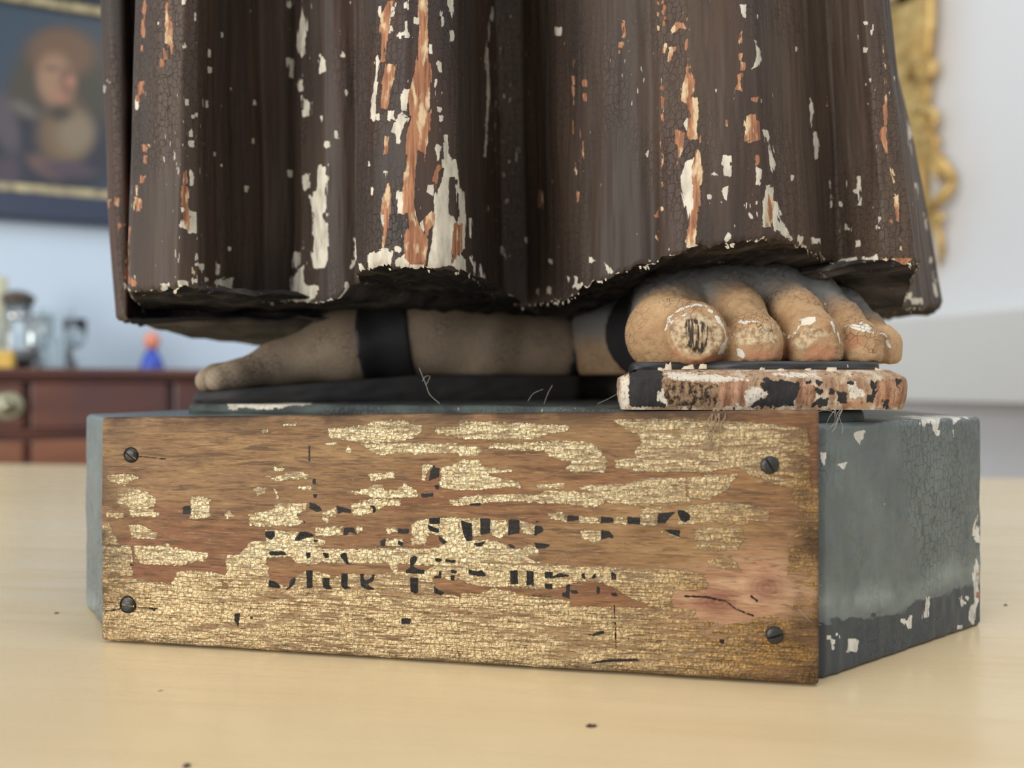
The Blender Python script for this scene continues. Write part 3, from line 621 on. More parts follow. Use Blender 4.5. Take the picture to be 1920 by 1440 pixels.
# ---- plinth
pl = [(-.1555,.289),(.1035,.2475),(.1905,.3035),(.196,.40),(.12,.47),(-.11,.48),(-.165,.385),(-.189,.331)]
dn = [60, 230, 20, 12, 16, 12, 14, 40]
xs, ys = [], []
for (a, b, m) in zip(pl, pl[1:]+pl[:1], dn):
    t = np.linspace(0, 1, m, endpoint=False); xs.append(a[0]+(b[0]-a[0])*t); ys.append(a[1]+(b[1]-a[1])*t)
xs = smooth(np.concatenate(xs), 2); ys = smooth(np.concatenate(ys), 2)
zt_ = HC-.01326; r_ = .0022
prof = [(.0010, .0002)] + [(0.0003, .0012)] + [(0, z) for z in np.linspace(.002, zt_-r_, 190)] + [(r_*(1-math.cos(a)), zt_-r_+r_*math.sin(a)) for a in np.linspace(.2, PI/2, 8)]
NP = len(xs); gx_, gy_ = np.gradient(xs), np.gradient(ys); l_ = np.hypot(gx_, gy_); inx, iny = -gy_/l_, gx_/l_
rowsP = []
for ins, z in prof:
    wob = (vnoise(np.arange(NP)*.13, np.full(NP, z*160), 31)-.5)*.0006
    rowsP.append(np.stack([xs+inx*(ins+wob), ys+iny*(ins+wob), np.full(NP, T+z)], 1))
ccx, ccy = 0.0, .385
for t in np.linspace(.03, 1, 20):
    b = rowsP[len(prof)-1]; rowsP.append(np.stack([b[:, 0]+(ccx-b[:, 0])*t, b[:, 1]+(ccy-b[:, 1])*t, b[:, 2]+(vnoise(b[:, 0]*90*(1-t)+5, b[:, 1]*90*(1-t), 32)-.5)*.0008], 1))
PP = np.stack(rowsP)
X, Y = proj(PP)
PW = Z(1500, 720, 2.4, [
 [(400,80),(480,70),(810,90),(830,165),(800,150),(720,150),(690,185),(680,160),(640,140),(620,230),(600,205),(590,160),(560,200),(545,190),(540,140),(470,155),(410,140)],
 [(240,225),(290,210),(270,270)], [(98,310),(120,310),(105,395)], [(170,362),(215,350),(200,385)], [(685,200),(692,205),(690,240)], [(785,650),(800,590),(805,710),(780,700)],
 [(790,790),(800,820),(800,900),(810,950),(790,1030),(780,1080),(765,1060),(765,1010),(785,980),(780,860)], [(565,935),(580,960),(575,1050),(555,1055)], [(495,1040),(505,1042),(500,1100),(485,1105),(480,1085),(450,1060),(480,1062)],
 [(215,1140),(265,1150),(260,1215),(210,1205)], (740,985,34,26), (720,965,12,16), (755,965,14,12), (150,1160,16,20), (130,1140,12,14), (185,1140,14,12), (165,1125,10,10), (715,1095,40,8), (150,1185,8,16), (820,265,6,20), (380,540,6,6)])
PO = Z(1500, 720, 2.4, [[(740,95),(805,105),(812,150),(760,135)], (800,900,9,120), (640,110,60,16)])
nvis = 60+230
pw = np.full(X.shape, -CL); po = np.full(X.shape, -CL)
pw[:, :nvis] = field(PW, X[:, :nvis].copy(), Y[:, :nvis].copy()); po[:, :nvis] = field(PO, X[:, :nvis].copy(), Y[:, :nvis].copy())
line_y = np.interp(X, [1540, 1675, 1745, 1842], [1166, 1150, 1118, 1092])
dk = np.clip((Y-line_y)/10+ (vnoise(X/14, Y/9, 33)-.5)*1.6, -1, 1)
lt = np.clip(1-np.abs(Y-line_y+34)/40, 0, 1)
def plinth_base(k):
    a = k.noise(k.map((50, 50, 50)), 1, 5); b = k.noise(k.map((340, 340, 500)), 1, 3)
    c = k.mix(k.step(a, .3, .7), srgb(96, 105, 105), srgb(118, 126, 124)); c = k.mix(k.math('MULTIPLY', k.step(b, .5, .72), .3), c, srgb(84, 92, 94))
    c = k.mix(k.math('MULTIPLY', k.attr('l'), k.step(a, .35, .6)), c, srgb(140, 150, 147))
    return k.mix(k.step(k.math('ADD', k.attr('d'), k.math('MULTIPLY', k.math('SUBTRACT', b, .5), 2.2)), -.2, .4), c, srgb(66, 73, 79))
M_plinth = chip_mat('grey_green_paint', plinth_base, k_light=srgb(226, 222, 212), k_orange=srgb(168, 138, 112), rough=.38, cell=(300, 300, 160), amp=6, speck=False, crack=(400, 400, 240))
link('plinth', grid_mesh('plinth', PP, wrap=True, attrs={'w': pw, 'o': po, 'd': dk, 'l': lt}), M_plinth, statue)
# carved ground the sandals stand on
def plate(name, pts, z0, z1, mat, parent, k=3, n=240, rnd=.0015, attrs=None, top_noise=0., z1f=None, rows_=14, bulge=0., cham=0.):
    pts = pts + pts[:1]; A = np.array(pts); sg = np.hypot(*np.diff(A, axis=0).T); s = np.concatenate([[0], np.cumsum(sg)]); u = np.linspace(0, s[-1], n, endpoint=False)
    x = smooth(np.interp(u, s, A[:, 0]), k); y = smooth(np.interp(u, s, A[:, 1]), k)
    area2 = np.sum(x*np.roll(y, -1)-np.roll(x, -1)*y)
    gx, gy = np.gradient(x), np.gradient(y); l = np.hypot(gx, gy); sgn = 1 if area2 > 0 else -1; ix, iy = -gy/l*sgn, gx/l*sgn
    cx, cy = x.mean(), y.mean(); zz1 = np.full(n, z1) if z1f is None else z1f(x, y); out = []
    def row(ins, zf): out.append(np.stack([x+ix*ins, y+iy*ins, zf], 1))
    row(rnd*.6, np.full(n, z0)); 
    for t in np.linspace(0, 1, rows_):
        e_ = rnd*(abs(2*t-1)**3) - bulge*math.sin(PI*t) + cham*max(0, (t-.80)/.20)
        row(e_ + 0*x, z0+(zz1-z0)*t*(1) )
        out[-1][:, :2] += ((vnoise(np.arange(n)*.35, np.full(n, t*5), 41)-.5)*.0007)[:, None]*np.stack([ix, iy], 1)
    b = out[-1]
    for t in np.linspace(.04, 1, 10): out.append(np.stack([b[:, 0]+(cx-b[:, 0])*t, b[:, 1]+(cy-b[:, 1])*t, b[:, 2]+(vnoise(b[:, 0]*150*(1-t), b[:, 1]*150*(1-t), 42)-.5)*top_noise], 1))
    P_ = np.stack(out); X_, Y_ = proj(P_); at = {k_: f(X_, Y_) for k_, f in (attrs or {}).items()}
    return link(name, grid_mesh(name, P_, wrap=True, attrs=at), mat, parent)
def mk(shapes): return lambda X_, Y_: field(shapes, X_.copy(), Y_.copy())
GW = mk(Z(340, 480, 2.2326, [[(180,590),(300,600),(400,620),(470,575),(505,570),(510,590),(575,585),(580,565),(610,605),(500,625),(400,640),(190,640)], [(60,590),(110,575),(120,600),(70,615)], (790,600,50,14), (1540,560,10,40)]))
def ground_base(k):
    a = k.noise(k.map((60, 60, 60)), 1, 4); return k.mix(k.step(a, .35, .7), srgb(50, 54, 54), srgb(92, 100, 96))
M_ground = chip_mat('shaded_green_ground', ground_base, rough=.7, speck=True)  # greenish ground, darkened to carry the sole's shadow as well
plate('carved_ground', [(.047,.2585),(.124,.2610),(.136,.30),(.13,.42),(.0,.465),(-.11,.45),(-.148,.38),(-.150,.343),(-.13,.331),(-.06,.318),(.0,.300),(.03,.275)], T+HC-.0142, T+HC-.0089, M_ground, statue, attrs={'w': GW, 'o': lambda a, b: np.full(a.shape, -CL)}, top_noise=.0006)

bm = bmesh.new(); add_box(bm, (.005, .452, T+HC+.016), (.15, .03, .052), 0, .004); bm_obj('dark_gap_block', bm, M_under, statue)  # added dark block, stands in for the darkness between the feet
# ---- sandal soles
SK = Z(1140, 680, 3.31, [[(335,100),(690,130),(680,270),(380,275),(340,200)]])
SD = Z(1140, 680, 3.31, [[(130,40),(330,20),(340,100),(300,230),(370,275),(130,270)], [(935,140),(1000,100),(1190,130),(1180,180),(1150,270),(880,275),(930,230),(1000,200)], [(1290,155),(1335,180),(1300,210)],
 [(1290,220),(1370,225),(1370,270),(1260,270)], [(1425,180),(1480,180),(1475,255),(1425,240)], [(1610,200),(1670,170),(1640,250),(1610,240)], (1240,122,40,24), (1320,125,44,34), (1390,180,36,32), (1645,140,34,54), (1805,125,34,44), (1725,255,44,60), (1500,125,40,20), (1640,215,40,30), (980,105,50,30)])
SW = Z(1140, 680, 3.31, [[(850,180),(900,150),(990,170),(1000,200),(900,250),(845,250)], [(1480,120),(1530,120),(1600,200),(1500,230)], [(80,120),(130,90),(135,275),(80,280)], [(280,150),(340,170),(375,275),(300,250)], [(205,90),(240,40),(235,150),(260,250),(215,180)],
 [(345,60),(600,70),(780,90),(900,110),(700,120),(400,105)], [(1000,70),(1150,60),(1300,70),(1200,90)], (800,262,30,20)])
SB = Z(1140, 680, 3.31, [[(680,120),(860,110),(850,270),(680,270)], [(1170,140),(1290,140),(1300,220),(1250,270),(1165,250)], [(1660,110),(1850,110),(1850,260),(1650,270)], [(1480,240),(1600,240),(1600,270),(1480,270)]])
k = NT('worn_sole_edge')
fn = k.noise(k.map((700, 700, 500)), 1, 4); st = k.noise(k.map((420, 420, 60)), 1, 4); big = k.noise(k.map((130, 130, 110)), 1, 3)
J = k.math('MULTIPLY', k.math('SUBTRACT', fn, .5), 20)
base = k.mix(k.step(st, .35, .65), srgb(144, 112, 86), srgb(186, 158, 128)); base = k.mix(k.step(big, .5, .62), base, srgb(206, 190, 168)); base = k.mix(k.step(st, .62, .68), base, srgb(84, 62, 50))
base = k.mix(k.step(k.math('ADD', k.attr('b'), J), -.5, .5), base, k.mix(k.step(st, .4, .6), srgb(134, 94, 70), srgb(184, 142, 112)))
base = k.mix(k.step(k.math('ADD', k.attr('k'), J), -.5, .5), base, k.mix(k.step(fn, .42, .56), srgb(48, 36, 32), srgb(150, 122, 92)))
base = k.mix(k.step(k.math('ADD', k.attr('w'), J), -.5, .5), base, srgb(214, 204, 188))
dkm = k.step(k.math('ADD', k.attr('d'), J), -.5, .5); base = k.mix(dkm, base, srgb(46, 45, 46))
base = k.mix(k.math('MULTIPLY', k.step(k.noise(k.map((1300, 1300, 700)), 1, 4, .65), .54, .64), .6), base, srgb(70, 56, 48))
M_sole = k.done(base, .75, 0, k.bump(k.math('ADD', k.math('MULTIPLY', st, .7), k.math('MULTIPLY', dkm, .6)), .9, .0009), .3)
sole_pts = [(.0372,.258),(.042,.2555),(.085,.2535),(.12,.2545),(.134,.2570),(.1385,.2620),(.140,.28),(.138,.33),(.128,.41),(.105,.44),(.07,.435),(.054,.37),(.043,.30),(.0385,.27)]
def none(a, b): return np.full(a.shape, -CL)
plate('sandal_sole', sole_pts, T+HC-.0088, T+HC+.0050, M_sole, statue, k=5, n=620, rnd=.0009, cham=.0045, attrs={'w': mk(SW), 'd': mk(SD), 'k': mk(SK), 'b': mk(SB)}, top_noise=.0010, rows_=40, bulge=.0004)
M_blackp = simple('black_leather_paint', srgb(44, 43, 45), .5, 0, 80, .3, .3)
ins_pts = [(.0425,.268),(.055,.268),(.070,.2675),(.0775,.2615),(.085,.2600),(.12,.2610),(.1325,.267),(.1355,.285),(.134,.33),(.124,.40),(.105,.43),(.073,.43),(.058,.37),(.047,.30)]
plate('insole', ins_pts, T+HC+.0036, T+HC+.0080, M_blackp, statue, k=5, n=240, rnd=.0012, top_noise=.0006)
# second sandal, seen from the inside
lp = [(366,.342),(390,.337),(450,.336),(600,.350),(800,.372),(1000,.394),(1090,.408),(1080,.455),(900,.46),(600,.42),(470,.405),(385,.385),(362,.36)]
lpw = [((p-960)/F*d, d) for p, d in lp]
def ztl(x, y): return T+HC-.0040+np.clip((x+.145)/.10, 0, 1)*.0085
plate('sandal_sole', lpw, T+HC-.0092, 0, simple('sooty_sole', srgb(44, 42, 42), .7, 0, 60, .4, .4), statue, k=3, n=200, z1f=ztl)

# ---- feet: smooth blend of tapered limbs, meshed by surface nets
def surfnet(f, org, h):
    nx_, ny_, nz_ = f.shape; s = f < 0
    cells = np.zeros((nx_-1, ny_-1, nz_-1), np.int8)
    for i in (0, 1):
        for j in (0, 1):
            for k_ in (0, 1): cells += s[i:nx_-1+i, j:ny_-1+j, k_:nz_-1+k_]
    act = (cells > 0) & (cells < 8); ids = np.full(act.shape, -1, np.int64); I = np.argwhere(act); ids[act] = np.arange(len(I))
    acc = np.zeros((len(I), 3)); cnt = np.zeros(len(I))
    crn = [(i, j, k_) for i in (0, 1) for j in (0, 1) for k_ in (0, 1)]
    for a in crn:
        for ax in range(3):
            if a[ax]: continue
            b = list(a); b[ax] = 1
            fa = f[I[:, 0]+a[0], I[:, 1]+a[1], I[:, 2]+a[2]]; fb = f[I[:, 0]+b[0], I[:, 1]+b[1], I[:, 2]+b[2]]
            m = (fa < 0) != (fb < 0); t = np.zeros(len(I)); t[m] = fa[m]/(fa[m]-fb[m])
            p = np.tile(np.array(a, float), (len(I), 1)); p[:, ax] += t
            acc[m] += p[m]; cnt[m] += 1
    V = (I + acc/cnt[:, None])*h + org
    Q = []
    for ax in range(3):
        sl0 = [slice(1, -1)]*3; sl0[ax] = slice(0, -1); sl1 = [slice(1, -1)]*3; sl1[ax] = slice(1, None)
        a = s[tuple(sl0)]; b = s[tuple(sl1)]; E = np.argwhere(a != b); off = np.array([1, 1, 1]); off[ax] = 0; E = E+off
        u, v = [(1, 2), (2, 0), (0, 1)][ax]
        du = np.zeros(3, int); du[u] = 1; dv = np.zeros(3, int); dv[v] = 1
        g = lambda q: ids[q[:, 0], q[:, 1], q[:, 2]]
        quad = np.stack([g(E-du-dv), g(E-dv), g(E), g(E-du)], 1)
        flip = ~s[E[:, 0], E[:, 1], E[:, 2]]
        quad[flip] = quad[flip][:, ::-1]
        Q.append(quad)
    Q = np.concatenate(Q); Q = Q[(Q >= 0).all(1)]
    return V, Q
def smin(a, b, k_):
    h_ = np.clip(.5+.5*(b-a)/k_, 0, 1); return b+(a-b)*h_-k_*h_*(1-h_)
def grid3(lo, hi, h):
    ax = [np.arange(lo[i], hi[i], h, dtype=np.float32) for i in range(3)]; return np.meshgrid(*ax, indexing='ij')
def cone(G, a, b, r0, r1, sz=1.0):
    X_, Y_, Z_ = G; a = np.array(a); b = np.array(b); e = b-a
    t = np.clip(((X_-a[0])*e[0]+(Y_-a[1])*e[1]+(Z_-a[2])*e[2])/(e@e), 0, 1)
    return np.sqrt((X_-a[0]-t*e[0])**2+(Y_-a[1]-t*e[1])**2+((Z_-a[2]-t*e[2])*sz)**2)-(r0+(r1-r0)*t)
h = .00085
lo = (.024, .2545, T+HC+.002); G = grid3(lo, (.150, .475, T+HC+.075), h)
# toes: chains of (px, py, depth, radius)
toes = [
 [(1266,585,.322,.0175),(1250,626,.288,.0152),(1297,630,.2745,.0128)],
 [(1345,532,.322,.0100),(1386,588,.291,.0094),(1414,638,.2740,.0093),(1417,664,.2735,.0092)],
 [(1440,536,.322,.0100),(1492,590,.291,.0094),(1524,636,.2740,.0092),(1528,664,.2735,.0092)],
 [(1522,548,.324,.0092),(1574,602,.297,.0080),(1608,642,.2775,.0077),(1611,664,.277,.0077)],
 [(1578,574,.327,.0082),(1624,618,.305,.0068),(1652,645,.2860,.0066),(1654,666,.285,.0066)]]
f = None
for ch in toes:
    g = None
    for a, b in zip(ch, ch[1:]):
        c_ = cone(G, W(*a[:3]), W(*b[:3]), a[3], b[3]); g = c_ if g is None else smin(g, c_, .003)
    f = g if f is None else smin(f, g, .0022)
body = None
for a, b, r0, r1 in [((1280,590,.321),(1285,520,.385),.0200,.026), ((1370,580,.321),(1310,500,.39),.0200,.028), ((1455,584,.322),(1350,520,.40),.0190,.026), ((1535,604,.326),(1400,560,.41),.0150,.022), ((1275,662,.280),(1625,668,.289),.0078,.0056),
                     ((1290,615,.35),(1165,640,.42),.024,.030), ((1440,630,.35),(1290,640,.43),.022,.024), ((1270,540,.40),(1270,300,.42),.030,.028)]:
    c_ = cone(G, W(*a), W(*b), r0, r1); body = c_ if body is None else smin(body, c_, .010)
f = smin(f, body, .0060)
X_, Y_, Z_ = G
f = -smin(-f, Z_-(T+HC+.0048+.0030*np.clip((X_-.076)/.004, 0, 1)), .0014)     # flat where it meets the insole
V, Q = surfnet(f, np.array(lo), h)
px_, py_ = 960+F*V[:, 0]/V[:, 1], 720-F*(V[:, 2]-T-HC)/V[:, 1]
fr_m = V[:, 1] < .325
r_b = np.hypot((px_-1302)/56, (py_-622)/58); m = fr_m & (r_b < 1.4) & (V[:, 1] < .285)
V[m, 1] -= (.0011*np.exp(-((r_b[m]-.93)/.10)**2) - .0010*(r_b[m] < .85)*np.clip((.85-r_b[m])*4, 0, 1))
# small toe nails: a shallow shelf above each tip
for (cx_, cy_, rx, ry) in ((1416,618,40,12), (1528,612,36,14), (1610,622,28,12), (1652,634,16,9)):
    rr = np.hypot((px_-cx_)/rx, (py_-cy_)/ry); m = fr_m & (rr < 1.3); V[m, 2] += .0011*np.clip(1.15-rr[m], 0, .25)*4*.9; V[m, 1] -= .0007*np.clip(1.15-rr[m], 0, .25)*4; q_ = fr_m & (np.abs(px_-cx_) < rx*1.15) & (py_ > cy_+ry*.8); V[q_, 1] -= .0006*np.clip((py_[q_]-cy_-ry*.8)/12, 0, 1) 
nz = (vnoise(px_/9, py_/9, 51)-.5)*.0005+(vnoise(px_/24, py_/24, 52)-.5)*.0008; V[:, 1] += nz*fr_m; V[:, 2] += (vnoise(px_/7, py_/6, 53)-.5)*.0007*fr_m
FW = Z(1140, 480, 3.31, [('S', [(350,470),(372,395),(430,345),(500,312),(560,300),(600,312)], 6), ('S', [(600,312),(640,345),(700,420),(730,480),(735,520),(728,560),(690,610)], 9), ('S', [(385,420),(440,370),(520,345)], 5), [(690,560),(735,520),(725,590),(690,610)],
 [(805,410),(860,400),(970,410),(940,430),(830,440)], [(1180,390),(1280,385),(1290,430),(1250,440),(1200,445)], [(1470,430),(1540,435),(1620,460),(1640,490),(1500,465)], ('S', [(980,400),(1040,440),(1100,490)], 5),
 ('S', [(1380,430),(1430,490),(1440,540)], 6), ('S', [(1560,410),(1640,480),(1665,520)], 7), ('S', [(1100,510),(1150,480),(1200,440)], 5), [(1720,520),(1750,545),(1745,600),(1730,570)], [(785,575),(805,570),(835,590),(850,620),(830,640),(810,632),(800,612)], ('S', [(790,480),(760,520)], 8), ('S', [(100,470),(95,560)], 6),
 ('S', [(1690,490),(1740,530)], 6), ('S', [(1350,290),(1352,310)], 5), ('S', [(530,60),(525,110)], 5)])
FK = Z(1140, 480, 3.31, [[(480,400),(560,385),(625,420),(640,500),(600,600),(545,605),(500,560),(480,480)]])
FR = Z(1140, 480, 3.31, [[(320,640),(480,650),(640,620),(720,580),(760,590),(760,660),(600,690),(340,690)], [(860,600),(1060,570),(1130,560),(1130,650),(850,650)], [(1210,600),(1280,560),(1420,560),(1420,650),(1210,650)], [(1470,500),(1560,500),(1580,560),(1500,590),(1465,560)], [(380,580),(460,570),(460,640),(380,620)]])
FN = Z(1140, 480, 3.31, [[(390,400),(560,340),(680,400),(720,500),(680,600),(560,620),(440,600),(380,500)], [(780,480),(980,440),(1060,490),(1040,540),(790,560)], [(1140,490),(1250,450),(1400,480),(1300,520),(1200,600),(1130,560)]])
sel = lambda s: np.where(V[:, 1] < .32, field(s, px_.copy(), py_.copy()), -CL)
dust = np.clip((V[:, 1]-.282)/.030, 0, 1)*np.clip((V[:, 2]-T-HC-.018)/.018, 0, 1)*1.2+.25*np.clip((V[:, 1]-.285)/.03, 0, 1)
def flesh_mat(name, painted=True):
    k = NT(name)
    a = k.noise(k.map((70, 70, 70)), 1, 4); b = k.noise(k.map((500, 500, 500)), 1, 4); st = k.noise(k.map((500, 160, 100)), 1, 3)
    fi = k.noise(k.map((1100, 1100, 1100)), 1, 4, .65); c = k.mix(k.step(a, .3, .7), srgb(164, 128, 92), srgb(200, 166, 124)); c = k.mix(k.math('MULTIPLY', k.step(b, .52, .72), .35), c, srgb(132, 96, 74)); c = k.mix(k.math('MULTIPLY', k.step(fi, .56, .68), .35), c, srgb(116, 90, 70))
    J = k.math('MULTIPLY', k.math('SUBTRACT', b, .5), 14)
    if painted:
        c = k.mix(k.math('MULTIPLY', k.step(k.math('ADD', k.attr('r'), J), -2, 5), .7), c, srgb(178, 122, 92))
        c = k.mix(k.math('MULTIPLY', k.step(k.math('ADD', k.attr('n'), J), -1, 3), .75), c, k.mix(k.step(b, .42, .62), srgb(212, 194, 160), srgb(140, 112, 84)))
        c = k.mix(k.math('MULTIPLY', k.step(k.math('ADD', k.attr('k'), J), -3, 2), k.step(k.noise(k.map((900, 900, 130)), 1, 3), .42, .52)), c, srgb(62, 50, 42))
        dd = k.math('ADD', k.attr('u'), k.math('MULTIPLY', k.math('SUBTRACT', a, .5), .5))
        c = k.mix(k.step(dd, .05, 1.0), c, srgb(132, 130, 127))
    else:
        c = k.mix(.6, c, srgb(150, 142, 130))
    cv = k.vor(k.map((360, 360, 360)), 1, 'DISTANCE_TO_EDGE'); wm = k.step(k.noise(k.map((60, 60, 60)), 1, 3), .50, .62)
    line = k.math('MULTIPLY', k.math('SUBTRACT', 1, k.step(cv, 0, .035)), wm); c = k.mix(k.math('MULTIPLY', line, .6), c, srgb(52, 38, 30))
    hgt = k.math('SUBTRACT', k.math('ADD', k.math('MULTIPLY', b, .6), k.math('MULTIPLY', fi, .5)), line)
    if painted:
        wm = k.step(k.math('ADD', k.attr('w'), J), -.5, .5); c = k.mix(wm, c, srgb(222, 212, 196)); hgt = k.math('ADD', hgt, k.math('MULTIPLY', wm, .8))
    return k.done(c, .62, 0, k.bump(hgt, .8, .0007), .3)
M_flesh = flesh_mat('flaking_flesh_paint')
link('bare_foot', raw_mesh('bare_foot', V, Q, attrs={'w': sel(FW), 'k': sel(FK), 'r': sel(FR), 'n': sel(FN), 'u': dust}), M_flesh, statue)
# strap over the instep of that foot
fs = f-.0011; slab_ = np.abs(Y_+.25*(X_-.09)-.352)-.011; V2_, Q2_ = surfnet(np.maximum(fs, slab_), np.array(lo), h)
link('sandal_strap', raw_mesh('sandal_strap', V2_, Q2_), M_blackp, statue)
# the other foot, pointing to the left
h = .0013; lo = (-.165, .322, T+HC-.006); G = grid3(lo, (.075, .47, T+HC+.085), h); X_, Y_, Z_ = G
f = None
for ch in [[(520,682,.372,.0100),(440,705,.352,.0068),(412,712,.347,.0064)], [(500,690,.385,.009),(405,708,.362,.0062),(390,714,.358,.0058)], [(520,690,.40,.009),(425,710,.376,.006),(412,716,.372,.0055)], [(540,690,.41,.009),(455,710,.388,.006),(445,716,.384,.0055)]]:
    g = None
    for a, b in zip(ch, ch[1:]):
        c_ = cone(G, W(*a[:3]), W(*b[:3]), a[3], b[3]); g = c_ if g is None else smin(g, c_, .003)
    f = g if f is None else smin(f, g, .002)
body = None
for a, b, r0, r1 in [((520,685,.372),(650,650,.388),.0110,.0175), ((540,690,.395),(660,655,.41),.0110,.0175), ((650,650,.388),(760,625,.402),.0180,.0230), ((760,628,.402),(900,640,.412),.0230,.0220),
                     ((900,645,.412),(1035,652,.425),.0215,.0200), ((820,610,.405),(840,380,.41),.0240,.0240)]:
    c_ = cone(G, W(*a), W(*b), r0, r1); body = c_ if body is None else smin(body, c_, .009)
f = smin(f, body, .006)
f = -smin(-f, (Z_-(T+HC-.0042+np.clip((X_+.145)/.10, 0, 1)*.0085)), .0015)
V, Q = surfnet(f, np.array(lo), h)
M_flesh2 = flesh_mat('dusty_flesh_paint', False)
link('bare_foot', raw_mesh('bare_foot', V, Q), M_flesh2, statue)
V2_, Q2_ = surfnet(np.maximum(f-.0013, np.abs(X_+.0625+.10*(Z_-T-HC))-.0128), np.array(lo), h)
link('sandal_strap', raw_mesh('sandal_strap', V2_, Q2_), M_blackp, statue)
V2_, Q2_ = surfnet(np.maximum(f-.0013, np.maximum(.030+.2*(Z_-T-HC)-X_, X_-.062)), np.array(lo), h)
link('heel_strap', raw_mesh('heel_strap', V2_, Q2_), M_blackp, statue)
# plaster crumbs caught between toes and sole
bm = bmesh.new()
for (a, b, d, w_, hh) in ((1252,686,.2605,.0034,.0036), (1292,688,.2600,.0050,.0020), (1318,686,.2603,.0036,.0026), (1428,693,.2588,.0022,.0020), (1464,694,.2586,.0034,.0012), (1515,694,.2588,.0034,.0014), (1560,693,.2592,.0050,.0018), (1580,686,.262,.0044,.0012), (1240,692,.2605,.003,.0014), (1645,692,.266,.004,.0014)):
    p = W(a, b, d); n_ = 7
    top = []; bot = []
    for i in range(n_):
        an = 2*PI*i/n_; r = w_/2*random.uniform(.7, 1.2); bot.append(bm.verts.new(p+Vector((r*math.cos(an), r*.5*math.sin(an), -hh*.4)))); top.append(bm.verts.new(p+Vector((r*.75*math.cos(an)+.0002, r*.35*math.sin(an), hh*random.uniform(.0, .5)))))
    for i in range(n_): bm.faces.new((bot[i], bot[(i+1) % n_], top[(i+1) % n_], top[i]))
    bm.faces.new(top); bm.faces.new(bot[::-1])
tag(bm_obj('plaster_crumbs', bm, M_flake, statue), kind='stuff')

# ---- gilded name board
a0 = Vector((-.1560, .2830)); b0 = Vector((.0993, .2410)); bd = (b0-a0).normalized(); bn = Vector((-bd.y, bd.x)); LB = (b0-a0).length
nbx, nbz = 600, 230
ux = np.concatenate([[0, 0], np.linspace(0, 1, nbx), [1, 1]]); uz = np.concatenate([[0, 0], np.linspace(0, 1, nbz), [1, 1]])
GX, GZ = np.meshgrid(ux, uz); nr, nc = GX.shape
ztop_ = .0853+(.0897-.0853)*GX; zloc = .0007+GZ*(ztop_-.0007); xloc = GX*LB
ex = np.minimum(xloc, LB-xloc); ez = np.minimum(zloc-.0007, ztop_-zloc); rr_ = .0014
rnd_ = lambda e: rr_-np.sqrt(np.maximum(rr_**2-np.clip(rr_-e, 0, rr_)**2, 0))
yb = rnd_(ex)+rnd_(ez)
yb += (vnoise(xloc*60, zloc*700, 61)-.5)*.00030+(vnoise(xloc*30, zloc*60, 62)-.5)*.0005
border = np.zeros(GX.shape, bool); border[[0, -1], :] = True; border[:, [0, -1]] = True; yb[border] = .0058
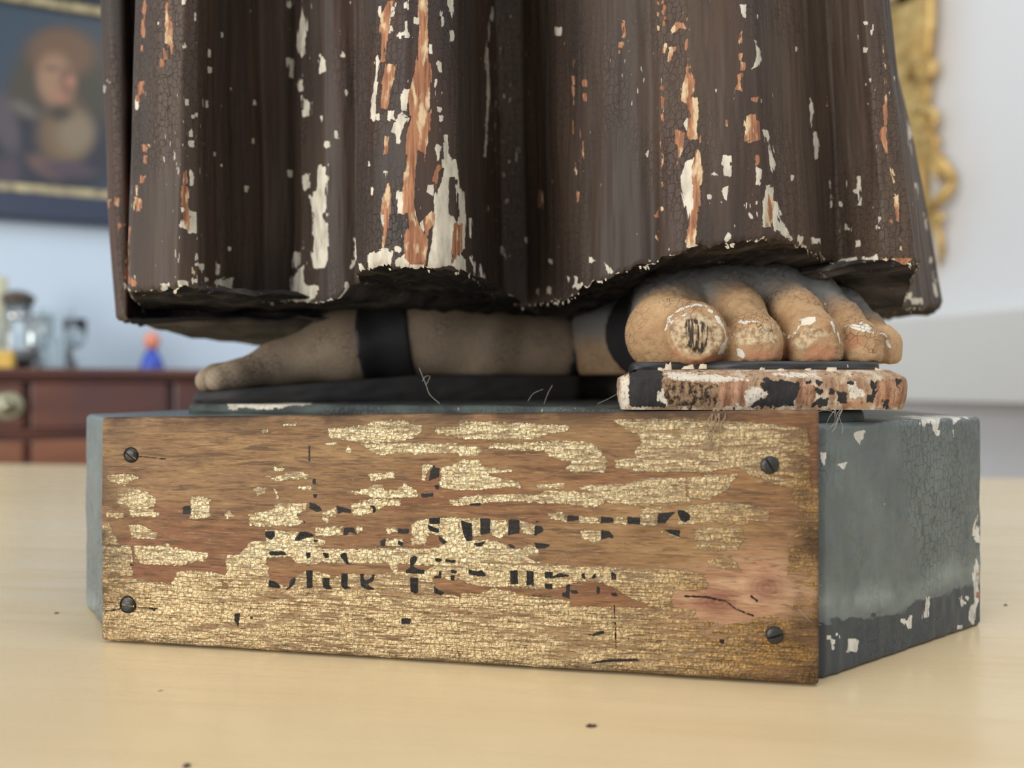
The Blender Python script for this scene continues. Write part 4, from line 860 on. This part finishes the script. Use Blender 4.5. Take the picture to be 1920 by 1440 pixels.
# softened lower left corner
rc = .0040; q = (xloc < rc) & (zloc < rc); dd_ = np.hypot(rc-xloc, rc-zloc); over = q & (dd_ > rc)
sc_ = np.where(over, rc/np.maximum(dd_, 1e-6), 1); xloc = np.where(over, rc-(rc-xloc)*sc_, xloc); zloc = np.where(over, rc-(rc-zloc)*sc_, zloc)
BP = np.zeros((nr, nc, 3)); BP[..., 0] = a0.x+bd.x*xloc+bn.x*yb; BP[..., 1] = a0.y+bd.y*xloc+bn.y*yb; BP[..., 2] = T+zloc
X, Y = proj(BP)
GO = Z(160, 760, 2.667, [
 [(1215,115),(1330,105),(1400,95),(1440,80),(1600,75),(1690,100),(1680,145),(1640,160),(1560,185),(1400,190),(1220,165)], [(1370,195),(1540,190),(1860,190),(1867,240),(1640,250),(1560,240),(1480,255),(1400,215)],
 [(1200,190),(1255,185),(1250,212),(1205,208)], [(1300,195),(1330,200),(1330,240),(1305,240)], [(980,95),(1055,88),(1050,105),(1000,112)], [(885,350),(950,360),(1010,340),(1115,340),(1115,365),(1010,372),(960,378)],
 [(840,425),(860,410),(905,415),(905,445),(860,448)], [(945,310),(990,315),(985,332),(950,328)], [(1060,400),(1130,400),(1130,425),(1065,422)], [(528,455),(600,458),(625,475),(620,560),(530,565)],
 [(820,545),(940,520),(960,490),(1115,485),(1100,520),(1040,545),(1095,585),(1060,600),(940,608),(825,600)], [(1180,540),(1255,500),(1255,550),(1185,552)], [(1180,560),(1222,558),(1215,588),(1185,580)],
 [(1325,490),(1450,470),(1575,470),(1575,500),(1500,505),(1430,545),(1340,555)], [(1310,430),(1400,425),(1420,400),(1490,395),(1500,430),(1560,420),(1600,390),(1670,440),(1660,460),(1440,465)], [(1420,345),(1550,330),(1545,360),(1430,378)],
 [(1680,300),(1740,300),(1710,340),(1700,380),(1680,375)], [(1775,310),(1867,290),(1867,430),(1770,420)], [(1735,110),(1867,105),(1867,155),(1760,150)], [(160,430),(260,415),(350,460),(350,500),(300,505),(370,540),(350,565),(240,560),(160,490)],
 [(100,350),(210,340),(260,360),(200,400),(110,380)], [(110,520),(190,530),(190,570),(110,560)], [(215,600),(290,600),(360,640),(350,670),(230,665)], [(245,705),(420,700),(620,740),(600,780),(480,800),(290,800),(245,760)],
 [(78,590),(120,580),(170,700),(78,700)], [(72,700),(230,700),(245,870),(430,890),(460,825),(640,830),(700,850),(705,745),(770,750),(830,680),(1130,700),(1190,720),(1700,715),(1870,700),(1870,1330),(1300,1260),(130,1205),(75,1130)],
 [(900,630),(1080,630),(1200,680),(1200,705),(900,700)], [(1150,610),(1290,605),(1290,650),(1150,660)], [(1355,605),(1385,610),(1385,645),(1355,645)], [(1505,615),(1555,610),(1560,640),(1510,640)],
 [(1630,600),(1660,580),(1710,570),(1867,560),(1867,720),(1800,715),(1780,650),(1720,640),(1700,700),(1630,700)], [(1500,670),(1585,670),(1585,700),(1500,700)], [(1820,470),(1867,470),(1867,505),(1825,495)], [(945,420),(960,425),(975,465),(955,470)], [(700,540),(720,530),(750,555),(710,565)], (1330,383,24,8), (900,125,30,16)])
GO += Z(860, 760, 2.571, [
 [(0,75),(300,85),(535,95),(530,125),(430,140),(350,165),(0,160)], [(140,185),(450,175),(600,170),(660,190),(720,270),(700,320),(560,320),(520,305),(540,275),(430,250),(410,220),(150,205)], [(0,190),(80,195),(115,220),(90,245),(0,250)],
 [(0,260),(90,260),(130,300),(260,310),(255,322),(140,330),(190,350),(305,375),(300,398),(180,400),(100,410),(0,415)], [(375,385),(515,370),(515,400),(380,405)], [(560,395),(720,375),(800,380),(900,350),(1090,345),(1100,440),(1130,470),(900,490),(740,480),(700,460),(620,415)],
 [(0,445),(100,432),(400,432),(420,410),(700,420),(710,480),(640,492),(430,472),(250,462),(80,474),(0,482)], [(750,70),(1100,65),(1500,85),(1690,110),(1700,400),(1600,400),(1400,340),(1350,300),(1200,322),(1060,318),(880,320),(760,300),(750,270),(850,250),(850,210),(880,180),(870,140),(800,120)],
 [(1100,345),(1350,330),(1300,400),(1200,460),(1110,440)], [(875,490),(980,490),(980,520),(880,525)], [(430,520),(500,515),(520,560),(445,545)], [(580,530),(680,540),(680,575),(585,570)], [(750,535),(810,540),(810,575),(750,570)], [(880,520),(960,535),(955,575),(880,575)],
 [(1060,510),(1120,480),(1300,470),(1500,500),(1500,560),(1400,560),(1380,580),(1060,575)], [(595,610),(690,600),(690,650),(640,662),(600,640)], [(960,610),(1060,605),(1060,640)], [(1130,590),(1370,590),(1380,650),(1340,700),(1230,705),(1150,690),(1140,640)],
 [(0,545),(160,550),(105,545),(105,630),(70,625),(0,640)], [(60,545),(105,545),(105,630),(70,625)], [(150,550),(240,555),(240,610),(200,640),(150,620)], [(290,555),(370,575),(365,630),(310,620)],
 [(0,620),(60,650),(150,645),(230,670),(240,690),(300,695),(340,670),(380,690),(390,720),(340,720),(330,740),(400,760),(0,760)], [(1200,745),(1310,730),(1365,790),(1350,810),(1290,790),(1200,785)],
 [(0,760),(790,780),(1080,790),(1180,820),(1220,890),(1100,900),(1040,880),(1030,970),(1140,990),(1150,1020),(1290,1060),(1590,990),(1740,1000),(1740,1350),(0,1290)], [(1590,690),(1740,650),(1740,1000),(1600,1000),(1590,900),(1640,880),(1580,830),(1590,780)], [(1470,750),(1560,720),(1590,790),(1480,800)], [(1600,400),(1740,400),(1740,650),(1620,640),(1640,520)]])
BARE = Z(160, 760, 2.667, [[(900,760),(1030,755),(1060,790),(1130,800),(1180,780),(1340,790),(1520,790),(1540,840),(1400,845),(1300,840),(1240,855),(1180,830),(1100,825),(1055,860),(1010,915),(930,870)], [(1740,865),(1880,880),(1880,960),(1760,940)], [(245,805),(450,815),(400,870),(250,860)], (700,900,30,30), [(1560,790),(1750,800),(1700,830),(1560,830)]])
BARE += Z(860, 760, 2.571, [[(230,870),(340,880),(440,890),(580,850),(700,855),(760,880),(800,920),(920,960),(900,975),(700,970),(540,970),(540,940),(340,920),(150,880)], [(0,845),(100,870),(200,875),(100,905),(0,900)],
 [(1030,900),(1200,890),(1230,820),(1420,790),(1500,680),(1590,690),(1580,830),(1640,890),(1590,990),(1290,1060),(1150,1020),(1140,980),(1030,960)], [(1400,560),(1640,545),(1640,600),(1500,600)], [(1380,410),(1600,420),(1580,520),(1480,500),(1440,440)]])
KB = Z(450, 900, 4.8, [
 [(225,460),(315,458),(315,510),(280,540),(230,515)], [(540,460),(600,462),(660,490),(665,510),(600,520),(540,545),(490,545),(510,500)], [(660,530),(710,540),(700,560),(665,560)], [(930,430),(1020,425),(1050,480),(1050,495),(990,470),(960,500),(930,500)],
 [(620,195),(680,215),(730,250),(740,280),(700,290),(625,260)], [(870,230),(1000,265),(1000,300),(930,290),(880,315)], [(1160,230),(1210,230),(1230,270),(1210,300),(1195,300),(1190,255)], [(1620,120),(1740,115),(1740,150),(1640,160)], [(650,0),(690,20),(690,40),(655,35)],
 [(655,120),(700,125),(685,165),(660,160)], [(560,360),(592,370),(580,400)], [(1700,345),(1800,335),(1800,395),(1700,400)], [(1420,435),(1525,440),(1525,485),(1420,485)], [(1685,400),(1790,440),(1790,480),(1700,455)], [(1260,550),(1310,525),(1310,600),(1265,590)],
 [(1420,535),(1470,565),(1460,600),(1420,580)], [(1790,500),(1870,560),(1830,580),(1785,540)], [(260,640),(390,640),(440,680),(265,680)], [(260,895),(330,920),(380,975),(255,965)], [(450,905),(500,870),(500,930),(450,980),(400,990),(440,960)], [(590,650),(635,655),(640,695),(600,705)],
 [(740,650),(800,660),(800,705),(760,705)], [(905,660),(960,655),(975,740),(1010,765),(960,765),(930,720),(905,700)], [(595,810),(655,815),(655,970),(600,975)], [(740,875),(805,880),(810,950),(840,980),(780,990),(745,960)], [(910,840),(970,840),(970,950),(1005,975),(950,988),(910,960)],
 [(1080,845),(1120,845),(1110,880),(1130,900),(1170,890),(1190,850),(1215,850),(1205,905),(1150,940),(1220,985),(1140,990),(1085,950)], [(1530,700),(1570,675),(1600,700),(1590,730),(1560,770),(1590,795),(1660,810),(1660,845),(1490,840),(1490,810),(1530,790)], [(1530,875),(1605,880),(1605,1010),(1580,1025),(1535,1010)],
 [(1745,950),(1790,990),(1850,1010),(1810,1040),(1745,1020)], [(1745,860),(1810,860),(1815,885),(1745,885)], [(1755,700),(1830,710),(1800,745),(1760,735)], [(590,760),(650,770),(640,775),(590,775)]])
KB += Z(780, 900, 4.8, [
 [(260,710),(360,715),(350,750),(265,740)], [(310,805),(370,815),(370,840),(320,845)], [(310,855),(350,860),(345,905),(312,900)], [(470,800),(540,820),(590,810),(635,850),(620,868),(560,868),(475,850)], [(845,815),(915,810),(920,940),(852,940),(865,990),(850,985)], [(995,815),(1060,820),(1065,955),(1030,945),(993,950)],
 [(1155,825),(1230,825),(1235,860),(1300,838),(1385,855),(1380,870),(1240,885),(1160,885)], [(1160,925),(1230,935),(1228,985),(1160,980)], [(1350,940),(1388,935),(1385,1070),(1320,1050),(1310,1015),(1350,1010)], [(1385,990),(1450,990),(1465,1030),(1400,1020)],
 [(1490,840),(1520,835),(1530,900),(1490,880)], [(1575,885),(1610,835),(1630,870),(1600,890)], [(1755,820),(1805,850),(1800,900),(1757,900)], [(1625,955),(1660,970),(1660,1010),(1640,1040),(1622,1010)], [(1745,1020),(1800,1008),(1820,1050),(1770,1050)], [(1035,1040),(1060,1030),(1230,1050),(1160,1055)],
 [(405,350),(440,375),(505,390),(510,545),(460,555),(430,500),(405,400)], [(578,345),(668,345),(668,480),(580,498)], [(830,350),(930,360),(935,480),(830,500)], [(1065,410),(1130,410),(1155,460),(1065,505)], [(515,570),(630,550),(590,600),(545,600)], [(825,575),(885,585),(888,615),(850,615)],
 [(1065,560),(1220,580),(1160,620),(1080,615)], [(1360,315),(1465,325),(1465,360),(1360,375)], [(1662,325),(1780,340),(1780,385),(1662,390)], [(1665,450),(1740,460),(1780,500),(1775,530),(1735,520),(1665,540)], [(475,215),(580,205),(585,230),(500,235)], (1090,375,30,14), (20,825,120,44), [(205,800),(232,830),(228,860),(160,885),(160,860),(205,855)]])
KB += Z(860, 760, 2.571, [[(810,535),(875,540),(875,575),(815,572)], [(960,520),(1050,513),(1010,550),(1000,568),(957,568)], [(1056,505),(1085,505),(1115,525),(1116,548),(1095,566),(1070,555),(1056,520)], [(985,598),(1068,600),(1065,635),(1010,615)], [(595,1100),(640,1103),(700,1083),(706,1100),(650,1114)], (1268,1138,26,24), [(600,1250),(700,1225),(860,1220),(880,1232),(800,1236),(700,1240)]])
KB += Z(160, 760, 2.667, [[(485,505),(527,500),(527,545),(488,545)], [(1725,330),(1745,292),(1750,310),(1772,312),(1770,360),(1715,380)], [(1745,400),(1770,395),(1770,425),(1750,420)], (1145,380,20,30), [(745,1040),(775,1040),(765,1110),(745,1080)], [(1580,1065),(1605,1062),(1630,1068),(1625,1095),(1580,1095)], [(315,1015),(365,1015),(345,1032)], [(215,780),(245,800),(225,805)], (1120,240,10,90), (830,1062,16,14)])
fg = field(GO, X.copy(), Y.copy()); fb = field(BARE, X.copy(), Y.copy()); fg = np.minimum(fg, -fb); fk = field(KB, X.copy(), Y.copy())
tar = np.clip((X-1050)/380, 0, 1)*np.clip(.6+.6*(Y-900)/300, .35, 1) + .5*np.clip((X-1450)/90, 0, 1)
tar = np.clip(tar + .45*np.clip(1-(X-188)/120, 0, 1), 0, 1)
edge_ = np.clip(1-np.minimum(np.minimum(X-188, 1537-X), np.minimum((Y-775)*.9, (1290-Y)+(1537-X)*-.061))/26, 0, 1)
lo_ = np.clip((Y-1030-(X-188)*.02)/60, 0, 1)
edge_ = np.maximum(edge_, np.clip(1-(Y-(783-(X-188)*.011))/34, 0, 1)); edge_ = np.maximum(edge_, .8*np.clip((X-1455)/60, 0, 1)); edge_ = np.maximum(edge_, .75*np.clip(1-(X-188)/75, 0, 1))
knot = np.minimum(np.hypot((X-1437)/42, (Y-1103)/34), np.hypot((X-1345)/48, (Y-1128)/30))
XX_ = None
crk = field(Z(860, 760, 2.571, [('S', [(1090,920),(1200,925),(1290,945),(1340,985),(1420,1015)], 4), ('S', [(1410,920),(1440,945)], 5), ('S', [(750,960),(760,1180)], 3)]) + Z(160, 760, 2.667, [('S', [(265,255),(400,268)], 3), ('S', [(100,1030),(200,1015)], 3), ('S', [(240,1012),(360,1016)], 3)]), X.copy(), Y.copy())
k = NT('gilded_board')
mp = k.n('ShaderNodeMapping'); k.L(k.tc.outputs['Object'], mp.inputs[0])
mp.inputs['Rotation'].default_value = (0, 0, math.atan2(-bd.y, bd.x)); lv = mp.outputs[0]
def sc(v):
    o = k.n('ShaderNodeVectorMath', operation='MULTIPLY'); k.L(lv, o.inputs[0]); o.inputs[1].default_value = v; return o.outputs[0]
kn = k.attr('kn'); kw = k.math('SUBTRACT', 1, k.step(kn, 1.2, 3.0))
wv_ = k.noise(sc((9, 9, 60)), 1, 4, .6, 2.2); gr = k.noise(sc((46, 46, 460)), 1, 5, .65, 1.0); fl = k.noise(sc((9, 9, 26)), 1, 3); fine = k.noise(sc((160, 160, 900)), 1, 4); pit = k.noise(sc((800, 800, 1000)), 1, 4)
wood = k.mix(k.step(wv_, .35, .65), srgb(158, 124, 84), srgb(128, 96, 66)); wood = k.mix(k.math('MULTIPLY', k.step(fl, .46, .62), .7), wood, srgb(128, 80, 54)); wood = k.mix(k.math('MULTIPLY', k.step(gr, .5, .66), .8), wood, srgb(88, 66, 46))
wood = k.mix(k.math('MULTIPLY', kw, .9), wood, k.mix(k.step(k.noise(sc((30, 30, 200)), 1, 4, .6, 1), .4, .62), srgb(192, 156, 122), srgb(164, 120, 92)))
wood = k.mix(k.math('MULTIPLY', k.math('SUBTRACT', 1, k.step(k.math('ADD', kn, k.math('MULTIPLY', k.math('SUBTRACT', fine, .5), .5)), .35, 1.1)), .7), wood, k.mix(k.step(k.math('FRACT', k.math('MULTIPLY', kn, 4)), .3, .8), srgb(134, 84, 70), srgb(108, 62, 52)))
dash = k.noise(sc((170, 170, 1500)), 1, 4, .6, .6); wood = k.mix(k.math('MULTIPLY', k.step(dash, .55, .66), .55), wood, srgb(72, 50, 34)); wood = k.mix(k.math('MULTIPLY', k.step(dash, .44, .34), .35), wood, srgb(188, 156, 116))
J = k.math('ADD', k.math('MULTIPLY', k.math('SUBTRACT', gr, .5), 16), k.math('MULTIPLY', k.math('SUBTRACT', pit, .5), 9))
gm = k.step(k.math('ADD', k.attr('g'), J), -.5, .8)
lowb = k.attr('t')
# rubbed-through streaks; more of them where the gold is old and tarnished
wear = k.noise(sc((22, 22, 90)), 1, 4, .6); low2 = k.attr('lo')
rub = k.step(k.math('ADD', k.math('ADD', fine, k.math('MULTIPLY', lowb, .06)), k.math('MULTIPLY', k.math('SUBTRACT', wear, .5), k.math('ADD', .35, k.math('MULTIPLY', low2, 1.0)))), .54, .66)
gm = k.math('MULTIPLY', gm, k.math('SUBTRACT', 1, k.math('MULTIPLY', rub, .75)))
gcol = k.mix(k.step(pit, .34, .60), srgb(196, 166, 114), srgb(255, 242, 204)); gcol = k.mix(k.math('MULTIPLY', low2, .35), gcol, srgb(206, 166, 108)); gcol = k.mix(k.math('MULTIPLY', lowb, .8), gcol, k.mix(k.step(fine, .4, .6), srgb(176, 128, 60), srgb(104, 74, 38)))
cl = k.crackle(sc((520, 520, 640)), .10); speck_ = k.noise(sc((1500, 1500, 1900)), 1, 3, .6)
gcol = k.mix(k.math('MULTIPLY', cl, .30), gcol, srgb(92, 66, 38)); gcol = k.mix(k.math('MULTIPLY', k.step(speck_, .58, .66), .6), gcol, srgb(96, 72, 44)); ln_ = k.noise(sc((90, 90, 1900)), 1, 4, .6); gcol = k.mix(k.math('MULTIPLY', k.math('MULTIPLY', k.step(ln_, .50, .60), k.math('ADD', .35, k.math('MULTIPLY', k.attr('lo'), .5))), .9), gcol, srgb(104, 80, 52))
col = k.mix(gm, wood, gcol)
# dark halo where leaf has lifted, grime at the board's edges
halo = k.math('MULTIPLY', k.math('SUBTRACT', 1, k.math('ABSOLUTE', k.step(k.math('ADD', k.attr('g'), J), -2.4, 1.2))), 0)
col = k.mix(k.math('MULTIPLY', k.attr('e'), k.step(k.noise(sc((70, 70, 90)), 1, 4), .35, .6)), col, srgb(72, 52, 36))
Jk = k.math('MULTIPLY', k.math('SUBTRACT', pit, .5), 5)
km = k.step(k.math('ADD', k.attr('k'), Jk), -.3, .6); col = k.mix(km, col, k.mix(k.step(pit, .6, .72), srgb(36, 34, 33), srgb(84, 76, 64)))
cm = k.step(k.math('ADD', k.attr('c'), Jk), -.3, .6); col = k.mix(cm, col, srgb(24, 18, 14))
met = k.math('MULTIPLY', k.math('MULTIPLY', gm, k.math('SUBTRACT', 1, km)), .62)
rough = k.math('SUBTRACT', .62, k.math('MULTIPLY', met, .30))
hb = k.math('ADD', k.math('MULTIPLY', gm, .5), k.math('ADD', k.math('MULTIPLY', k.math('MULTIPLY', pit, gm), 1.4), k.math('ADD', k.math('MULTIPLY', gr, .5), k.math('MULTIPLY', dash, .5)))); hb = k.math('SUBTRACT', hb, k.math('MULTIPLY', cl, k.math('MULTIPLY', gm, .5))); hb = k.math('SUBTRACT', hb, k.math('MULTIPLY', cm, 1.5))
M_board = k.done(col, rough, met, k.bump(hb, .8, .0007), .35)
board = link('name_board', grid_mesh('name_board', BP, attrs={'g': fg, 'k': fk, 't': tar, 'lo': lo_, 'e': edge_, 'kn': knot, 'c': crk}), M_board, statue)
tag(board, 'worn gilded name board with remains of black lettering')
bm = bmesh.new(); cc_ = (a0+b0)/2+bn*.0052; add_box(bm, (cc_.x, cc_.y, T+.043), (LB-.002, .0012, .082), math.atan2(bd.y, bd.x)); bm_obj('board_back', bm, M_top, board)
def on_board(px, py, k_=0.):
    o = a0+bn*k_; rx = (px-960)/F; d = (o.x*bn.x+o.y*bn.y)/(rx*bn.x+bn.y); return W(px, py, d)
M_screw = simple('blackened_steel', srgb(66, 66, 64), .45, .7, 300, .3, .3); M_hole = simple('screw_hole_dark', srgb(26, 22, 20), .9)  # near-black colour for the rings round the sunken screws
M_slot = simple('slot_dark', srgb(20, 18, 16), .9)
br = math.atan2(bd.y, bd.x)
for (px_c, py_c, r, ang, sink) in ((247,853,.0026,1.0,.0009), (241,1134,.0029,1.5,.0009), (1443,872,.0028,.55,-.0002), (1452,1191,.0027,1.9,-.0003)):
    p = on_board(px_c, py_c, sink)
    Mx = Matrix.Rotation(br, 4, 'Z') @ Matrix.Rotation(PI/2, 4, 'X') @ Matrix.Rotation(ang, 4, 'Z')
    # slotted head built as two half domes with a sunken bar between them
    bm = bmesh.new()
    for sgn in (-1, 1):
        n_ = 14; gap = .00035; rings = []
        for rr, zz in ((1.0, 0), (1.0, .0004), (.9, .0009), (.6, .0013), (.25, .00145)):
            rings.append([bm.verts.new(Matrix.Translation(p) @ Mx @ Vector((sgn*max(gap, 0) + sgn*(r*rr-gap*.5)*math.sin(PI*t/n_) if True else 0, (r*rr)*math.cos(PI*t/n_), zz))) for t in range(n_+1)])
        for a, b in zip(rings, rings[1:]):
            for t in range(n_): bm.faces.new((a[t], a[t+1], b[t+1], b[t]))
            bm.faces.new((a[-1], a[0], b[0], b[-1]))
        bm.faces.new(rings[-1])
    add_lathe(bm, [(0, -.0012), (r*.98, -.0012), (r*.98, .0004), (0, .0004)], (0, 0, 0), 20, Matrix.Translation(p) @ Mx)
    bm_obj('screw', bm, M_screw, board, smooth=False)
    if sink > 0:
        bm = bmesh.new(); add_lathe(bm, [(r*.98, -.0004), (r*.98, .00012), (r*1.10, .00016), (r*1.18, -.0004)], (0, 0, 0), 22, Matrix.Translation(on_board(px_c-2, py_c, -.0001)) @ Mx)
        bm_obj('screw_hole', bm, M_hole, board)

# ---------------------------------------------------------------- dust, fluff and crumbs
M_web = simple('grey_dust_thread', srgb(176, 168, 156), .9); M_web2 = simple('brown_fluff', srgb(150, 130, 106), .95)
def strand(pts, r, bm, seg=4, sub=6):
    P_ = [Vector(p) for p in pts]; out = []
    for i in range(len(P_)-1):
        p0, p1, p2, p3 = P_[max(i-1, 0)], P_[i], P_[i+1], P_[min(i+2, len(P_)-1)]
        for s in range(sub):
            t = s/sub; out.append(.5*((2*p1)+(p2-p0)*t+(2*p0-5*p1+4*p2-p3)*t*t+(3*p1-p0-3*p2+p3)*t**3))
    out.append(P_[-1]); add_tube(bm, out, r, seg)
def web(name, loc, label, strands, mat, r=.00009, cat='dust'):
    e_ = empty(name, loc, 0, label, cat)
    bm = bmesh.new()
    for s in strands: strand(s, r, bm)
    bm_obj('strand', bm, mat, e_)
wr_ = random.Random(9)
st = []
for i in range(9):
    x0 = 1350+wr_.uniform(-14, 14); pts = [W(x0, 765, .2505)]
    xx = x0
    for yy in (780, 795, 810, 826, 842):
        xx += wr_.uniform(-9, 5); q = on_board(xx, yy, -.0006-wr_.uniform(0, .0008)); pts.append(q)
        if wr_.random() < .15: break
    st.append(pts)
web('dust_tuft', W(1350, 768, .2505), 'brown tuft of fluff hanging from the sole over the gilded board', st, M_web2, .00016)
st = []
for i in range(5):
    x0 = 1572+wr_.uniform(-6, 8); pts = [W(x0, 768, .2535)]; xx = x0
    for yy in (778, 790, 802, 812): xx += wr_.uniform(-9, 4); pts.append(W(xx, yy, .2500))
    st.append(pts)
st.append([W(1548+24*math.cos(a), 785+16*math.sin(a), .2500) for a in np.linspace(0, 5.6, 12)])
web('cobweb', W(1570, 768, .2535), 'pale cobweb wisps between the sole and the grey plinth corner', st, M_web, .00008)
web('dust_hair', W(785, 690, .30), 'single curled hair standing on the plinth edge left of centre', [[W(825, 757, .300), W(806, 740, .302), W(799, 722, .304), W(786, 690, .306)], [W(799, 722, .304), W(806, 706, .304), W(798, 706, .303), W(792, 715, .303)]], M_web, .00010)
web('dust_hair', W(1030, 757, .30), 'thin forked hair lying on the plinth top before the right sandal', [[W(1020, 757, .300), W(1028, 736, .303), W(1036, 722, .304)], [W(990, 752, .300), W(1000, 738, .302), W(1018, 730, .304)], [W(1120, 757, .29), W(1140, 748, .29), W(1158, 738, .29)]], M_web, .00009)
web('dust_hair', on_board(1040, 1046, -.0003), 'fine pale hair curved across the gilded board under the lettering', [[on_board(1037, 1060, -.0003), on_board(1050, 1046, -.0004), on_board(1062, 1043, -.0003), on_board(1068, 1072, -.0002)]], M_web, .00005)
web('cobweb', W(1545, 1090, .2455), 'faint cobweb threads across the right edge of the gilded board', [[on_board(1480, 1102, -.0003), on_board(1510, 1094, -.0004), W(1542, 1098, .2440)], [on_board(1496, 1140, -.0003), on_board(1520, 1165, -.0004), W(1540, 1172, .2440)], [on_board(1500, 1108, -.0003), on_board(1532, 1116, -.0004), W(1552, 1140, .2485)]], M_web, .00005)
def crumb(px, py, r, label, mat, name='crumb', seed=1):
    d = HC*F/(py-720); p = W(px, py, d); rr = random.Random(seed)
    bm = bmesh.new(); n_ = 7; b = []; t = []
    for i in range(n_):
        an = 2*PI*i/n_; q = r*rr.uniform(.6, 1.2); b.append(bm.verts.new((q*1.4*math.cos(an), q*.9*math.sin(an), 0))); t.append(bm.verts.new((q*.8*math.cos(an), q*.5*math.sin(an), r*rr.uniform(.3, .6))))
    for i in range(n_): bm.faces.new((b[i], b[(i+1) % n_], t[(i+1) % n_], t[i]))
    bm.faces.new(t); bm.faces.new(b[::-1])
    o = bm_obj(name, bm, mat); o.location = (p.x, p.y, T); return tag(o, label, 'crumb')
M_crumb = simple('dark_paint_crumb', srgb(60, 42, 38), .8)
crumb(1108, 1362, .0012, 'dark flake of paint on the table in front of the gilded board', M_crumb, 'paint_flake', 2)
crumb(350, 1436, .0011, 'dark crumb at the bottom edge of the picture, left of centre', M_crumb, 'crumb', 3)
crumb(107, 1150, .0009, 'brown crumb on the table left of the plinth', M_crumb, 'crumb', 4)
crumb(1885, 1135, .0008, 'tiny crumb on the table right of the plinth', M_crumb, 'crumb', 5)

# ---------------------------------------------------------------- turn the finished place so that the room's walls run along the axes
for o in list(SC.objects):
    if o.parent is None and o.type not in ('CAMERA', 'LIGHT'):
        o.location = RZ @ o.location; o.rotation_euler.z += YAW
